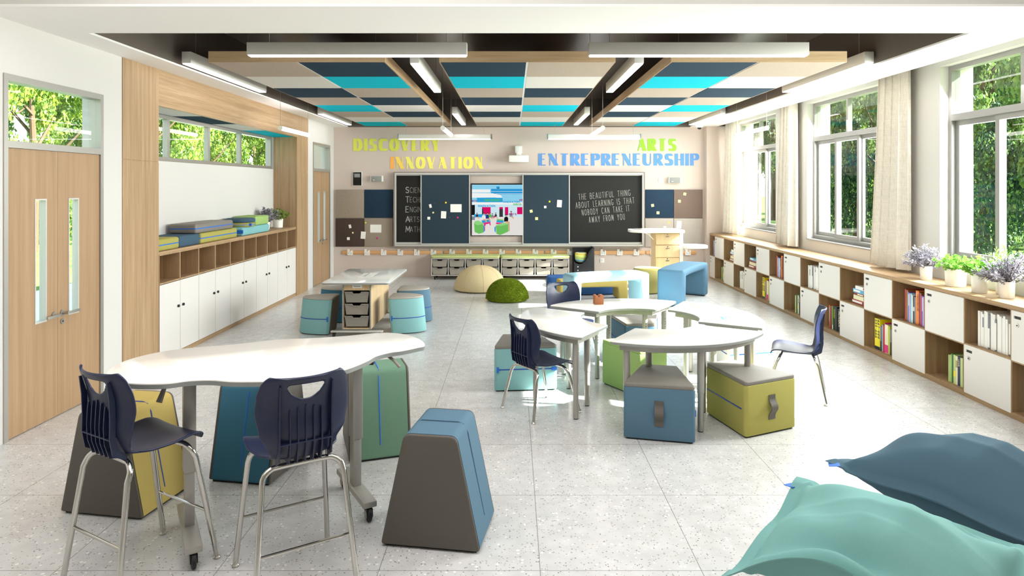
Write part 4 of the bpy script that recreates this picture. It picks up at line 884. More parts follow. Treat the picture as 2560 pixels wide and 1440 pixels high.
wing = round_poly([(X(1707), Y - .12), (X(1740), Y - .14), (X(1771), Y - .02), (X(1771), Y + .25), (X(1740), Y + .36), (X(1707), Y + .36)], .12, 6)
MB().prism(wing, Z(620.5), Z(613.5)).build('side_wing', 'top_white', t, bevel=.006)
MB().tube([(X(1614), Y + .12, Z(583)), (X(1625), Y + .12, Z(587)), (X(1637), Y + .12, Z(600))], .008, 8).build('top_bracket', 'white_plastic', t); MB().tube([(X(1718), Y + .12, Z(622)), (X(1709), Y + .12, Z(632))], .008, 8).build('wing_bracket', 'white_plastic', t)
MB().box(X(1700), X(1707), Y + .28, Y + .40, .06, Z(622)).build('wing_leg', 'birch_z', t, smooth=False)
for x in (X(1644), X(1700)):
    for y in (Y + .05, Y + .36): caster(t, x, y, .06, .024)

# ------------------------------------------------------------------ soft seating
def dome(name, lab, loc, R, H, mat, pile=None, seed=1):
    t = thing(name, lab, 'pouf', loc); pr_ = [(0, .004), (R * .93, .004), (R * .97, .03)] + [(R * cos(a) ** .9, .03 + (H - .03) * sin(a)) for a in [i * PI / 2 / 14 for i in range(0, 14)]] + [(0, H)]
    MB().lathe(pr_, 48).build('dome_body', mat, t, ang=60); MB().lathe([(0, 0), (R * .93, 0), (R * .94, .012), (0, .012)], 40).build('base', 'black', t)
    if pile:
        rnd = random.Random(seed); b = MB()
        for i in range(pile):
            a = rnd.uniform(0, 2 * PI); u = math.asin(rnd.random()); rr = R * cos(u) ** .9; p = Vector((rr * cos(a), rr * sin(a), .03 + (H - .03) * sin(u))); nrm = Vector((cos(a) * cos(u), sin(a) * cos(u), sin(u) * 1.1)).normalized()
            d = (nrm + Vector((rnd.gauss(0, .35), rnd.gauss(0, .35), rnd.gauss(0, .35) - .1))).normalized() * rnd.uniform(.018, .03); s_ = d.cross(Vector((rnd.gauss(0, 1), rnd.gauss(0, 1), rnd.gauss(0, 1)))).normalized() * .0022
            b._f([b.bm.verts.new(q) for q in (p - s_, p + s_, p + d)])
        b.build('grass_pile', 'grass_pile', t, smooth=False)
    else:
        b = MB()
        for k in range(8): a = k * PI / 4 + .2; b.tube([Vector((cos(a) * R * cos(u) ** .9, sin(a) * R * cos(u) ** .9, .03 + (H - .03) * sin(u) + .0005)) for u in [i * 1.5 / 12 for i in range(13)]], .0025, 5)
        b.build('seam', mat, t)
dome('dome_pouf', 'large beige dome pouf behind the grassy green one', (-.60, 12.13, 0), .475, .45, 'beige')
dome('grass_pouf', 'small green dome pouf covered in artificial grass', (-.09, 11.05, 0), .345, .345, 'grass_pile', 17000)

def arch_bench(name, lab, loc, rz, L, D, H, leg, beam, mat, group, bow=0, bevel=.045):
    t = thing(name, lab, 'bench', loc, rz, group); b = MB(); N = 16; rows = []
    def yb(x): return bow * (1 - (2 * x / L) ** 2)
    xs = sorted(set([-L / 2 + L * i / N for i in range(N + 1)] + [-L / 2 + leg, L / 2 - leg]))
    xs = [x for x in xs if abs(abs(x) - L / 2) < 1e-6 or abs(abs(x) - (L / 2 - leg)) < 1e-6 or abs(x) < L / 2 - leg - .06]
    prof = [(-L / 2, 0), (-L / 2 + leg, 0), (-L / 2 + leg, H - beam)] + [(x, H - beam) for x in xs if -L / 2 + leg < x < L / 2 - leg] + [(L / 2 - leg, H - beam), (L / 2 - leg, 0), (L / 2, 0), (L / 2, H)] + [(x, H) for x in xs[::-1] if abs(x) < L / 2 - 1e-6] + [(-L / 2, H)]
    A = [(x, -D / 2 + yb(x), z + .012) if z == 0 else (x, -D / 2 + yb(x), z) for x, z in prof]; B = [(p[0], p[1] + D, p[2]) for p in A]
    lo = [b.bm.verts.new(p) for p in A]; hi = [b.bm.verts.new(p) for p in B]; m = len(A)
    for i in range(m): b._f([lo[i], lo[(i + 1) % m], hi[(i + 1) % m], hi[i]])
    def cap(v):
        iv = {(round(p.co.x * 700 + .13), round(p.co.z * 700 + .13)): p for p in v}; g = lambda x, z: iv[(round(x * 700 + .13), round((.012 if z == 0 else z) * 700 + .13))]
        b._f([g(-L / 2, 0), g(-L / 2 + leg, 0), g(-L / 2 + leg, H - beam)] + [g(x, H) for x in xs if -L / 2 <= x <= -L / 2 + leg][::-1])
        b._f([g(L / 2, 0), g(L / 2 - leg, 0), g(L / 2 - leg, H - beam)] + [g(x, H) for x in xs if x >= L / 2 - leg])
        mid = [x for x in xs if -L / 2 + leg - 1e-6 <= x <= L / 2 - leg + 1e-6]
        for p, q in zip(mid, mid[1:]): b._f([g(p, H - beam), g(q, H - beam), g(q, H), g(p, H)])
    cap(lo); cap(hi)
    b.build('bench_body', mat, t, bevel=bevel, seg=4, ang=50)
    for s_ in (-1, 1): MB().box(*sorted((s_ * (L / 2 - .03), s_ * (L / 2 - leg + .03))), -D / 2 + .05, D / 2 - .05, 0, .014).build('foot', 'black', t, smooth=False)
    return t
arch_bench('arch_bench', 'pale blue curved bridge bench standing over the small gold bench', (1.43, 10.09, 0), .32, 1.28, .42, .58, .145, .115, 'aqua', 'bridge benches', .05)
arch_bench('arch_bench', 'mid-blue bridge bench standing by itself toward the windows', (2.86, 11.02, 0), 1.02, 1.40, .44, .58, .15, .12, 'sky', 'bridge benches', .05)
arch_bench('arch_bench', 'small gold bridge bench nested beneath the pale blue one', (1.33, 11.1, 0), .12, 1.15, .36, .34, .16, .12, 'gold', 'bridge benches', .04, .03)
t = thing('curved_seat', 'low royal-blue curved seat behind the gold bench', 'seat', (1.28, 11.72, 0), .06)
pl = [(-.68, -.15), (-.4, -.2), (0, -.22), (.4, -.2), (.68, -.15), (.68, .15), (.4, .2), (0, .22), (-.4, .2), (-.68, .15)]
MB().prism(round_poly(pl, .12, 5), .01, .32).build('seat_body', 'royal', t, bevel=.03, seg=3); MB().prism(inset(round_poly(pl, .12, 5), .04), 0, .012).build('base', 'black', t, smooth=False)
b = MB(); q = round_poly(pl, .12, 5); b.ring(inset(q, -.0015), inset(q, .01), .155, .165); b.build('piping', 'blue_deep', t)
t = thing('drum_pouf', 'olive drum pouf between the two tall blue bridge benches', 'pouf', (2.42, 11.85, 0))
MB().lathe([(0, .01), (.23, .01), (.25, .03), (.25, .2), (.25, .41), (.23, .44), (0, .445)], 40).build('drum_body', 'mustard', t); MB().lathe([(0, 0), (.22, 0), (.22, .012), (0, .012)], 32).build('base', 'black', t)

def wedge_stool(lab, cen, rz, wf, wb, d, H, col, topcol='vinyl_grey', handle=False, pipe=True, tab=0, name='wedge_stool', group='wedge stools with vinyl tops', top=.03):
    t = thing(name, lab, 'stool', (*cen, 0), rz, group); pl = [(-wf / 2, -d / 2), (wf / 2, -d / 2), (wb / 2, d / 2), (-wb / 2, d / 2)]
    MB().prism(round_poly(pl, .03, 4), .012, H - top).build('stool_body', col, t, bevel=.008, seg=2)
    MB().prism(inset(round_poly(pl, .03, 4), .004), H - top - .004, H).build('seat_top', topcol, t, bevel=.014, seg=3)
    MB().prism(inset(round_poly(pl, .03, 4), .018), 0, .014).build('base', 'black', t, smooth=False)
    for sx in (-1, 1):
        if not pipe: break
        a, c = Vector((sx * wf / 2, -d / 2)), Vector((sx * wb / 2, d / 2)); e = (c - a).normalized(); n_ = Vector((e.y, -e.x)) * sx; a2, c2 = a + e * .05, c - e * .02; z = H * .49
        b = MB(); b.loft([(*(a2 - n_ * .004), z), (*(a2 + n_ * .0025), z), (*(a2 + n_ * .0025), z + .009), (*(a2 - n_ * .004), z + .009)], [(*(c2 - n_ * .004), z), (*(c2 + n_ * .0025), z), (*(c2 + n_ * .0025), z + .009), (*(c2 - n_ * .004), z + .009)])
        b.build('piping', 'blue_deep', t, smooth=False)
    if tab:
        sx = tab; a, c = Vector((sx * wf / 2, -d / 2)), Vector((sx * wb / 2, d / 2)); e = (c - a).normalized(); n_ = Vector((e.y, -e.x)) * sx; p = a + e * .05; z = H * .49 - .018
        b = MB(); b.loft([(*(p - n_ * .002), z), (*(p + n_ * .012), z), (*(p + n_ * .012), z + .045), (*(p - n_ * .002), z + .045)], [(*(p + e * .02 - n_ * .002), z), (*(p + e * .02 + n_ * .012), z), (*(p + e * .02 + n_ * .012), z + .045), (*(p + e * .02 - n_ * .002), z + .045)]); b.build('tab', 'blue_trim', t, smooth=False)
    if handle:
        b = MB(); y = -d / 2; zs = [H * (.71 - .44 * i / 16) for i in range(17)]; ys = [-.0065 - .03 * sin(PI * max(0, min(1, (i - 2) / 12))) ** 2 for i in range(17)]; w_ = .033
        for (z0, o0), (z1, o1) in zip(zip(zs, ys), list(zip(zs, ys))[1:]): b.loft([(-w_, y + o0, z0), (w_, y + o0, z0), (w_, y + o0 + .006, z0), (-w_, y + o0 + .006, z0)], [(-w_, y + o1, z1), (w_, y + o1, z1), (w_, y + o1 + .006, z1), (-w_, y + o1 + .006, z1)])
        b.build('handle', 'vinyl_shaded', t, smooth=False)
    return t
def face_rz(n): return math.atan2(n[0], -n[1])
wedge_stool('blue wedge stool with grey top and strap handle facing the viewer under the front table', (1.152, 5.186), face_rz((-.222, -.975)), .535, .285, .57, .425, 'slate', handle=True, tab=1)
wedge_stool('olive wedge stool with grey top and strap handle next to the front table', (1.868, 5.327), face_rz((.428, -.904)), .535, .285, .57, .425, 'olive', handle=True)
wedge_stool('turquoise wedge stool with blue tab behind the chair at the left fan table', (.10, 6.37), face_rz((.094, -.996)), .60, .36, .5, .425, 'teal', name='wedge_stool')
t_ = [o for o in bpy.data.objects if o.name.startswith('wedge_stool') and o.parent is None][-1]
MB().box(-.27, .27, -.2525, -.248, .2, .209).build('front_piping', 'blue_deep', t_, smooth=False); MB().box(-.272, -.252, -.265, -.248, .182, .228).build('tab', 'blue_trim', t_, smooth=False); MB().box(.24, .29, -.258, -.248, .19, .222).build('tab', 'blue_trim', t_, smooth=False)
wedge_stool('lime green wedge stool standing in the middle of the ring of fan tables', (1.185, 6.2), face_rz((-.31, .95)), .52, .285, .54, .425, 'lime', 'lime', pipe=False)
wedge_stool('slate-blue wedge stool with grey top under the far fan table', (1.38, 7.33), face_rz((.05, 1)), .55, .33, .52, .43, 'slate', tab=1)
wedge_stool('off-white wedge stool with blue piping under the right fan table', (2.343, 6.935), face_rz((.26, -.966)), .535, .30, .57, .425, 'vinyl_white', 'vinyl_white', tab=0)
t_ = [o for o in bpy.data.objects if o.name.startswith('wedge_stool') and o.parent is None][-1]
MB().box(-.25, .25, -.288, -.284, .208, .217).build('front_piping', 'blue_trim', t_, smooth=False)

def prism_stool(lab, cen, rz, col, H=.60, group='tapered stools around the cloud table', pip='blue_deep'):
    """trapezoid seen from local -y: grey end panels at y = -/+ d/2, fabric over the slopes and the top"""
    t = thing('tapered_stool', lab, 'stool', (*cen, 0), rz, group); w0, w1, d = .535, .285, .43
    tz = round_poly([(-w0 / 2, .012), (w0 / 2, .012), (w1 / 2, H), (-w1 / 2, H)], [.015, .015, .05, .05], 6)
    MB().prism(tz, -d / 2 + .02, d / 2 - .02, 'y').build('stool_body', col, t)
    for s_ in (-1, 1): MB().prism(tz, *sorted((s_ * (d / 2 - .0205), s_ * d / 2)), axis='y').build('end_panel', 'vinyl_shaded', t, bevel=.012, seg=3)
    MB().box(-w0 / 2 + .02, w0 / 2 - .02, -d / 2 + .02, d / 2 - .02, 0, .013).build('base', 'black', t, smooth=False)
    b = MB(); off = [( -w0 / 2 + .03 * .2 - .003, .09)] + [(-w1 / 2 - .0, H - .03)]
    pts = [(-w0 / 2 + (w0 - w1) / 2 * (.10 / H) - .0005, 0, .10), (-w1 / 2 - .012, 0, H - .055), (-w1 / 2 + .012, 0, H - .01), (-w1 / 2 + .04, 0, H + .0005), (w1 / 2 - .04, 0, H + .0005), (w1 / 2 - .012, 0, H - .01), (w1 / 2 + .012, 0, H - .055), (w0 / 2 - (w0 - w1) / 2 * (.10 / H) + .0005, 0, .10)]
    b.tube(pts, .0045, 6); b.build('piping', pip, t); return t
prism_stool('gold tapered stool with grey end panels behind the left tall chair', (-2.33, 4.0), math.atan2(-.17, .985), 'gold')
prism_stool('petrol-blue tapered stool under the cloud table', (-1.70, 4.47), math.atan2(-.17, .985) + PI / 2, 'blue', pip='blue_trim')
prism_stool('sage green tapered stool behind the right leg of the cloud table', (-1.0, 4.83), math.atan2(.326, .945) + PI / 2, 'sage', pip='blue_trim')
prism_stool('slate-blue tapered stool standing alone at the right end of the cloud table', (-.40, 3.655), math.atan2(-.156, .988), 'slate', pip='slate_dark')

def moon_stool(lab, cen, flip, col, rz=0):
    t = thing('half_moon_stool', lab, 'stool', (*cen, 0), rz, 'half-moon stools at the tray table'); H = .47; lean = .045 * flip
    base = [(flip * .20, -.19)] + [(flip * (.20 - .40 * sin(a)) if 0 else flip * (.17 - .40 * sin(a)), -.21 * cos(a)) for a in [i * PI / 14 for i in range(15)]] + [(flip * .20, .19)]
    base = [base[0]] + base[1:]
    def L(z, k=0): return [(p[0] + lean * (z / H), p[1], z) for p in (inset(base, k) if k else base)]
    MB().loft(L(.012), L(H - .02)).build('stool_body', col, t, bevel=.006)
    MB().loft(L(H - .022), L(H)).build('seat_top', 'vinyl_grey_light', t, bevel=.012, seg=3)
    x = flip * .2; MB().loft([(x, -.17, .015), (x + .004 * flip, -.17, .015), (x + .004 * flip, .17, .015), (x, .17, .015)], [(p[0] + lean, p[1], H - .025) for p in ((x, -.17), (x + .004 * flip, -.17), (x + .004 * flip, .17), (x, .17))]).build('flat_side', 'vinyl_shaded', t, smooth=False)
    MB().loft(L(0, .02), L(.014, .02)).build('base', 'black', t, smooth=False)
    b = MB(); z = .205; q = [Vector((p[0] + lean * z / H, p[1], z)) for p in inset(base, -.001)][1:-1]; b.tube(q, .005, 6); b.build('piping', 'blue_deep', t)
    p = q[0] if True else q[-1]; b = MB(); b.box(p.x - .008, p.x + .008, p.y - .012, p.y + .012, z - .03, z + .03); b.build('tab', 'blue_trim', t, smooth=False)
moon_stool('turquoise half-moon stool, near left of the tray table', (-2.55, 8.62), 1, 'teal'); moon_stool('dark blue half-moon stool, far left of the tray table', (-2.53, 9.38), 1, 'blue')
moon_stool('turquoise half-moon stool, near right of the tray table', (-1.36, 8.68), -1, 'teal'); moon_stool('mid-blue half-moon stool, far right of the tray table', (-1.36, 9.34), -1, 'slate')

# ------------------------------------------------------------------ tray table
t = thing('tray_table', 'glossy white table on a birch tray cabinet with castors', 'table', (-1.955, 8.2, 0))
pl = round_poly([(-.425, 0), (.425, 0), (.425, 1.39), (-.425, 1.39)], .06, 6)
MB().prism(pl, .678, .704).build('table_top', ['white_gloss', 'edge_grey'], t, bevel=.003) if False else MB().prism(pl, .682, .704).build('table_top', 'white_gloss', t, bevel=.003)
MB().prism(inset(pl, -.001), .676, .697).build('edge_band', 'edge_grey', t)
b = MB(); x0, x1, y0, y1 = -.185, .172, .1, 1.3; z0, z1 = .1, .676
b.box(x0 + .012, x1 - .012, y1 - .012, y1, z0, z1); b.box(x0, x0 + .012, y0, y1, z0, z1); b.box(x1 - .012, x1, y0, y1, z0, z1); b.box(x0 + .012, x1 - .012, y0, y1 - .012, z0, z0 + .018); b.box(x0 + .012, x1 - .012, y0 + .01, y1 - .012, z1 - .085, z1 - .07); b.box(x0 + .012, x1 - .012, y0 + .008, y0 + .018, z1 - .07, z1)
b.build('cabinet_body', 'birch_z', t, smooth=False)
b = MB(); b.box(x0 - .003, x0 + .013, y0 - .004, y0 + .003, z0, z1); b.box(x1 - .013, x1 + .003, y0 - .004, y0 + .003, z0, z1); b.box(x0 + .013, x1 - .013, y0 - .004, y0 + .003, z0, z0 + .006); b.build('front_edging', 'edge_grey', t, smooth=False)
MB().box(-.06, .06, y0 + .002, y0 + .009, z1 - .055, z1 - .012).build('socket_panel', 'white_plastic', t, bevel=.002)
b = MB()
for q in range(8): b.box(-.042 + q * .011, -.036 + q * .011, y0 + .0005, y0 + .0025, z1 - .04, z1 - .028)
b.build('socket_slots', 'grey_plastic', t, smooth=False)
for r_ in range(3): z = z0 + .03 + r_ * .152; tray(t, x0 + .022, x1 - .022, z, z + .138, .4, y0 + .012, 'tray')
MB().box(-.32, .33, .04, .10, .075, .093).build('foot_plate', 'alu_light', t, bevel=.003); MB().box(-.32, .33, 1.28, 1.34, .075, .093).build('foot_plate', 'alu_light', t, bevel=.003); MB().box(-.05, .05, .1, 1.28, .078, .092).build('spine_beam', 'alu_light', t, smooth=False)
for x in (-.28, .29):
    for y in (.07, 1.31): caster(t, x, y, .075, .032)
b = MB(); b.box(-.09, .09, .5, .9, .7035, .7055, 0); b.box(-.004, .004, .55, .85, .7055, .712, 1); b.build('power_flap', ['white_plastic', 'alu'], t, smooth=False)

# ------------------------------------------------------------------ ring of fan tables
def fan_poly(R=.965, r=.41, off=0):
    h = PI / 4; a0 = math.asin(off / R) if off else 0; a1 = math.asin(off / (r + off)) if off else 0; Ro, ri = R - off, r + off
    o_ = [(Ro * cos(-h + a0 + (2 * h - 2 * a0) * i / 24), Ro * sin(-h + a0 + (2 * h - 2 * a0) * i / 24)) for i in range(25)]
    i_ = [(ri * cos(h - a1 - (2 * h - 2 * a1) * i / 16), ri * sin(h - a1 - (2 * h - 2 * a1) * i / 16)) for i in range(17)]
    return o_ + i_
def fan_table(lab, c, deg):
    a = math.radians(deg); m = .70; t = thing('fan_table', lab, 'table', (c[0] + m * cos(a), c[1] + m * sin(a), 0), a, 'white fan-shaped tables'); T = Matrix.Translation((-m, 0, 0)); top = .70
    pl = round_poly(fan_poly(), .06, 6, 30); b = MB(); b.prism(pl, top - .02, top); b.build('table_top', 'top_white', t, bevel=.003, mat=T)
    MB().prism(inset(pl, -.001), top - .024, top - .006).build('edge_band', 'edge_grey', t, mat=T)
    o_ = fan_poly(off=.06); n_ = inset(o_, .02); MB().ring(o_, n_, top - .075, top - .024).build('apron', 'leg_grey', t, mat=T, smooth=False)
    for R, d in ((.86, 38.5), (.86, 0), (.86, -38.5), (.53, 28), (.53, -28)):
        x, y = R * cos(math.radians(d)) - m, R * sin(math.radians(d))
        b = MB(); b.cyl((x, y, .30), (x, y, top - .024), .027, 18); lg = b.build('leg', 'leg_grey', t)
        MB().lathe([(0, .008), (.0235, .008), (.0235, .299), (0, .299)], 18, (x, y, 0)).build('lower_tube', 'leg_grey', lg); MB().lathe([(0, 0), (.019, 0), (.021, .009), (0, .009)], 14, (x, y, 0)).build('foot', 'rubber', lg)
        b = MB()
        for q in range(7): b.lathe([(0, -.0008), (.004, -.0008), (.004, 0)], 8, (x - .0265, y, .36 + q * .028), 0, 'x')
        b.build('height_holes', 'black', lg)
fan_table('left fan table of the ring, with a navy chair tucked at its outer edge', (1.04, 6.075), 194)
fan_table('far fan table of the ring, with the wooden block on it', (1.163, 6.108), 100)
fan_table('front fan table of the ring, nearest the viewer, above the blue and olive stools', (1.25, 5.95), 284)
fan_table('right fan table of the ring, with the colour-swatch sheet on it', (1.30, 6.09), 14)
t = thing('wooden_block_holder', 'small orange-brown wooden block holder on the far fan table', 'holder', (.875, 6.74, .701), .1)
MB().prism([(-.045, 0), (.045, 0), (.045, .092), (.012, .092), (-.005, .07), (-.02, .092), (-.045, .092)], -.045, .045, 'y').build('block', 'terracotta', t, bevel=.002); MB().box(.0445, .046, -.042, -.036, .004, .088).build('edge_strip', 'black', t, smooth=False)
t = thing('swatch_sheet', 'white sheet printed with blue colour swatches on the right fan table', 'sheet', (1.94, 5.98, .7005), -.15)
MB().box(-.14, .14, -.1, .1, 0, .003).build('paper', 'paper', t, smooth=False)
for k, c_ in enumerate(('5ad0e8', '56b4e6', '5b98d8', '6a86c6', '7a7bb0')): plain('swatch_%d' % k, c_, .6)
b = MB()
for i in range(5):
    for j in range(3): b.box(-.05 + i * .034, -.022 + i * .034, -.05 + j * .045, -.012 + j * .045, .003, .0036, i)
b.build('swatches', ['swatch_%d' % k for k in range(5)], t, smooth=False)

# ------------------------------------------------------------------ cloud table
PXO = [(1062, 862), (1048, 847), (1004, 834), (947, 832), (871, 839), (782, 845), (693, 849), (610, 858), (544, 864), (470, 870), (398, 880), (330, 896), (285, 915), (264, 939), (278, 950), (335, 958), (411, 958), (470, 951), (527, 949), (589, 953), (696, 951), (782, 941), (865, 922), (916, 902), (940, 889), (975, 880), (1004, 876), (1042, 868)]
pl = [(p.x, p.y) for p in (Fz(x, y, .93) for x, y in PXO)]; pl = [tuple(p) for p in spline(pl, 5)]
t = thing('cloud_table', 'tall white cloud-shaped table on two wheeled grey legs', 'table', (-1.33, 3.72, 0)); off = Matrix.Translation((1.33, -3.72, 0))
MB().prism(pl, .908, .93).build('table_top', 'top_white', t, bevel=.003, mat=off); MB().prism(inset(pl, -.0012), .902, .924).build('edge_band', 'edge_grey', t, mat=off)
ux, vx = Vector((.86, .51, 0)), Vector((.5, -.86, 0))
A = Matrix(((.86, .5, 0, 0), (.51, -.86, 0, 0), (0, 0, 1, 0), (0, 0, 0, 1)))
A = Matrix.Rotation(math.atan2(.51, .86), 4, 'Z')
for cx, cy in ((-1.71, 3.49), (-.94, 3.953)):
    q = Matrix.Translation((cx + 1.33, cy - 3.72, 0)) @ A
    lg = MB().box(-.03, .03, -.045, .045, .40, .901).build('leg_column', 'leg_grey', t, bevel=.004, mat=q); MB().box(-.024, .024, -.038, .038, .118, .41).build('lower_column', 'leg_grey', lg, bevel=.003, mat=q); MB().cyl((.031, -.03, .44), (.0, -.03, .44), .006, 10).build('bolt', 'steel', lg, mat=q)
    ft = MB().box(-.04, .04, -.27, .27, .085, .12).build('foot_beam', 'leg_grey', lg, bevel=.006, mat=q)
    for y in (-.24, .24):
        b = MB(); p = q @ Vector((0, y, 0)); caster(lg, p.x, p.y, .086, .042, math.atan2(.51, .86) + PI / 2 * 0)
MB().box(-.42, .42, -.025, .025, .865, .9).build('cross_beam', 'leg_grey', t, mat=A)
MB().tube([(-.46, -.30, .90), (-.46, -.33, .86), (-.47, -.36, .80)], .012, 8, radii=[.01, .011, .016]).build('height_lever', 'grey_plastic', t); MB().tube([(.58, .2, .90), (.63, .17, .875), (.67, .15, .84)], .009, 8).build('height_lever', 'grey_plastic', t)
MB().box(.42, .52, .12, .16, .86, .9).build('lock_box', 'black', t, bevel=.003)
# ------------------------------------------------------------------ navy shell chairs
def shell_mesh(hs):
    prof = spline([(.215, -.035), (.20, -.008), (.14, .004), (.05, -.004), (-.06, -.014), (-.135, -.008), (-.175, .018), (-.198, .065), (-.203, .13), (-.198, .20), (-.205, .27), (-.222, .33), (-.242, .375), (-.252, .385)], 4, False)
    N = len(prof); s = [0]
    for a, b_ in zip(prof, prof[1:]): s.append(s[-1] + (b_ - a).length)
    tot = s[-1]; nu = 26
    keys = [(0, .17), (.03, .19), (.1, .212), (.25, .215), (.36, .19), (.44, .145), (.5, .138), (.56, .155), (.66, .195), (.78, .212), (.88, .208), (.95, .195), (.985, .178), (1, .15)]
    def hw(u):
        for (a, x), (c, y) in zip(keys, keys[1:]):
            if a <= u <= c: f = (u - a) / (c - a); f = f * f * (3 - 2 * f); return x + (y - x) * f
        return keys[-1][1]
    bm = bmesh.new(); rows = []
    for i in range(N):
        u = s[i] / tot; w = hw(u); r = []
        for j in range(nu + 1):
            q = -1 + 2 * j / nu; x = q * w; y, z = prof[i]; back = max(0, min(1, (u - .42) / .14)); seat = 1 - back
            z += seat * (.022 * abs(q) ** 2.5 - .006) * (1 if u > .08 else u / .08); y += back * (.05 * q * q)
            r.append(bm.verts.new((x, y, z + hs)))
        rows.append(r)
    hole = []
    for i in range(N - 1):
        for j in range(nu):
            vs = [rows[i][j], rows[i][j + 1], rows[i + 1][j + 1], rows[i + 1][j]]; c = sum((v.co for v in vs), Vector()) / 4
            zz = c.z - hs
            if .285 < zz < .35 and abs(c.x) < .085 * min(1, max(0, (zz - .272) / .05)) ** .6: hole.append((i, j)); continue
            bm.faces.new(vs)
    bmesh.ops.recalc_face_normals(bm, faces=bm.faces)
    loose = [v for v in bm.verts if not v.link_faces]; bmesh.ops.delete(bm, geom=loose, context='VERTS')
    # snap the ragged edge of the hand hole to a smooth outline
    for v in bm.verts:
        if v.is_boundary and abs(v.co.x) < .1 and .255 < v.co.z - hs < .365:
            th = math.atan2(v.co.z - hs - .322, v.co.x); rr = 1e9
            ol = [(-.078, .348), (.078, .348), (.084, .338), (.06, .30), (.02, .276), (-.02, .276), (-.06, .30), (-.084, .338)]
            dx, dz = cos(th), sin(th)
            for (x0, z0), (x1, z1) in zip(ol, ol[1:] + ol[:1]):
                z0 -= .322; z1 -= .322; den = dx * (z1 - z0) - dz * (x1 - x0)
                if abs(den) < 1e-9: continue
                tt = (x0 * (z1 - z0) - z0 * (x1 - x0)) / den; k = (x0 * dz - z0 * dx) / den
                if tt > 0 and -1e-6 <= k <= 1 + 1e-6: rr = min(rr, tt)
            if rr < 1: v.co.x = dx * rr; v.co.z = hs + .322 + dz * rr
    edge = [e for e in bm.edges if e.is_boundary]
    me = bpy.data.meshes.new('shell'); bm.to_mesh(me); bm.free(); me.materials.append(M['navy']); me.polygons.foreach_set('use_smooth', [True] * len(me.polygons)); return me
def chair(name, lab, loc, facing, hs, group):
    """origin on the floor under the seat centre; local +y is the way the chair faces"""
    t = thing(name, lab, 'chair', (*loc, 0), math.atan2(facing[1], facing[0]) - PI / 2, group); tall = hs > .55
    sh = bpy.data.objects.new('shell', shell_mesh(hs)); C.objects.link(sh); sh.parent = t
    so = sh.modifiers.new('thick', 'SOLIDIFY'); so.thickness = .012; so.offset = -1; sd = sh.modifiers.new('smooth', 'SUBSURF'); sd.levels = sd.render_levels = 1
    b = MB()                                        # ribs on the rear of the back
    def yb(z, q=0): z -= hs; return -.203 - (.02 * max(0, (z - .2) / .17)) if z > .06 else -.19
    for k in range(5):
        x = (k - 2) * .036; ztop = .245 - .01 * abs(k - 2)
        prof_o = [(-.150, -.016), (-.176, .004), (-.199, .05), (-.206, .12), (-.206, .2), (-.212, ztop)]; prof_i = [(-.150, -.035), (-.2, -.02), (-.222, .05), (-.226, .12), (-.222, .2), (-.218, ztop)]
        pts = [(y, z + hs) for y, z in prof_o] + [(y, z + hs) for y, z in prof_i[::-1]]
        b.prism(pts, x - .003, x + .003, 'x')
    for sx in (-1, 1):
        x = sx * .118; pts = [(y, z + hs) for y, z in [(-.14, -.012), (-.18, .02), (-.198, .08), (-.196, .16), (-.2, .26), (-.225, .345), (-.236, .345), (-.226, .26), (-.222, .16), (-.224, .08), (-.21, .0), (-.15, -.036)]]
        b.prism(pts, x - .0035, x + .0035, 'x')
    b.box(-.115, .115, -.224, -.2, hs + .075, hs + .081)
    b.build('back_ribs', 'navy', t, smooth=False)
    fx, fy = .23, .24 if not tall else .25; zt = hs - .045; r = .0125 if not tall else .0135
    for sx in (-1, 1):
        for sy in (-1, 1):
            tx, ty = .165, (.13 if sy > 0 else .15)
            p = [(sx * fx, sy * fy, .018), (sx * (tx + .022), sy * (ty + .03), zt - .07), (sx * (tx + .012), sy * (ty + .012), zt - .03), (sx * (tx - .02), sy * ty, zt - .004), (sx * (tx - .06), sy * (ty - .008), zt), (0, sy * (ty - .012), zt)]
            p = [Vector(p[0])] + spline(p[1:], 4, False); lg = MB().tube(p, r, 12).build('leg', 'chrome', t)
            MB().lathe([(0, 0), (.017, 0), (.018, .006), (.012, .014), (.012, .022), (0, .022)], 14, (sx * fx, sy * fy, 0)).build('glide', 'steel', lg)
        MB().cyl((sx * .06, -.14, zt + .016), (sx * .06, .12, zt + .016), .011, 8).build('seat_rail', 'black', t)
    if tall:
        for sy in (-1, 1):
            z = .255; f = (z - .018) / (zt - .07 - .018); x = fx + (.187 - fx) * f; y = fy + ((.16 if sy > 0 else .18) - fy) * f
            MB().cyl((-x, sy * y, z), (x, sy * y, z), .007, 8).build('stretcher', 'chrome', t)
    return t
GT, GL = 'tall navy shell chairs', 'low navy shell chairs'
chair('tall_chair', 'tall navy shell chair on chrome legs at the left end of the cloud table', (-1.837, 3.276), (.503, .864), .655, GT)
chair('tall_chair', 'tall navy shell chair seen from behind at the front of the cloud table', (-1.06, 3.21), (-.524, .851), .655, GT)
chair('low_chair', 'navy shell chair at the outer edge of the left fan table', (.239, 5.607), (.83, .558), .43, GL)
chair('low_chair', 'navy shell chair mostly hidden behind the far fan table', (.63, 7.26), (.38, -.925), .43, GL)
chair('low_chair', 'navy shell chair in profile near the window cabinets', (2.585, 6.02), (-.915, .40), .43, GL)

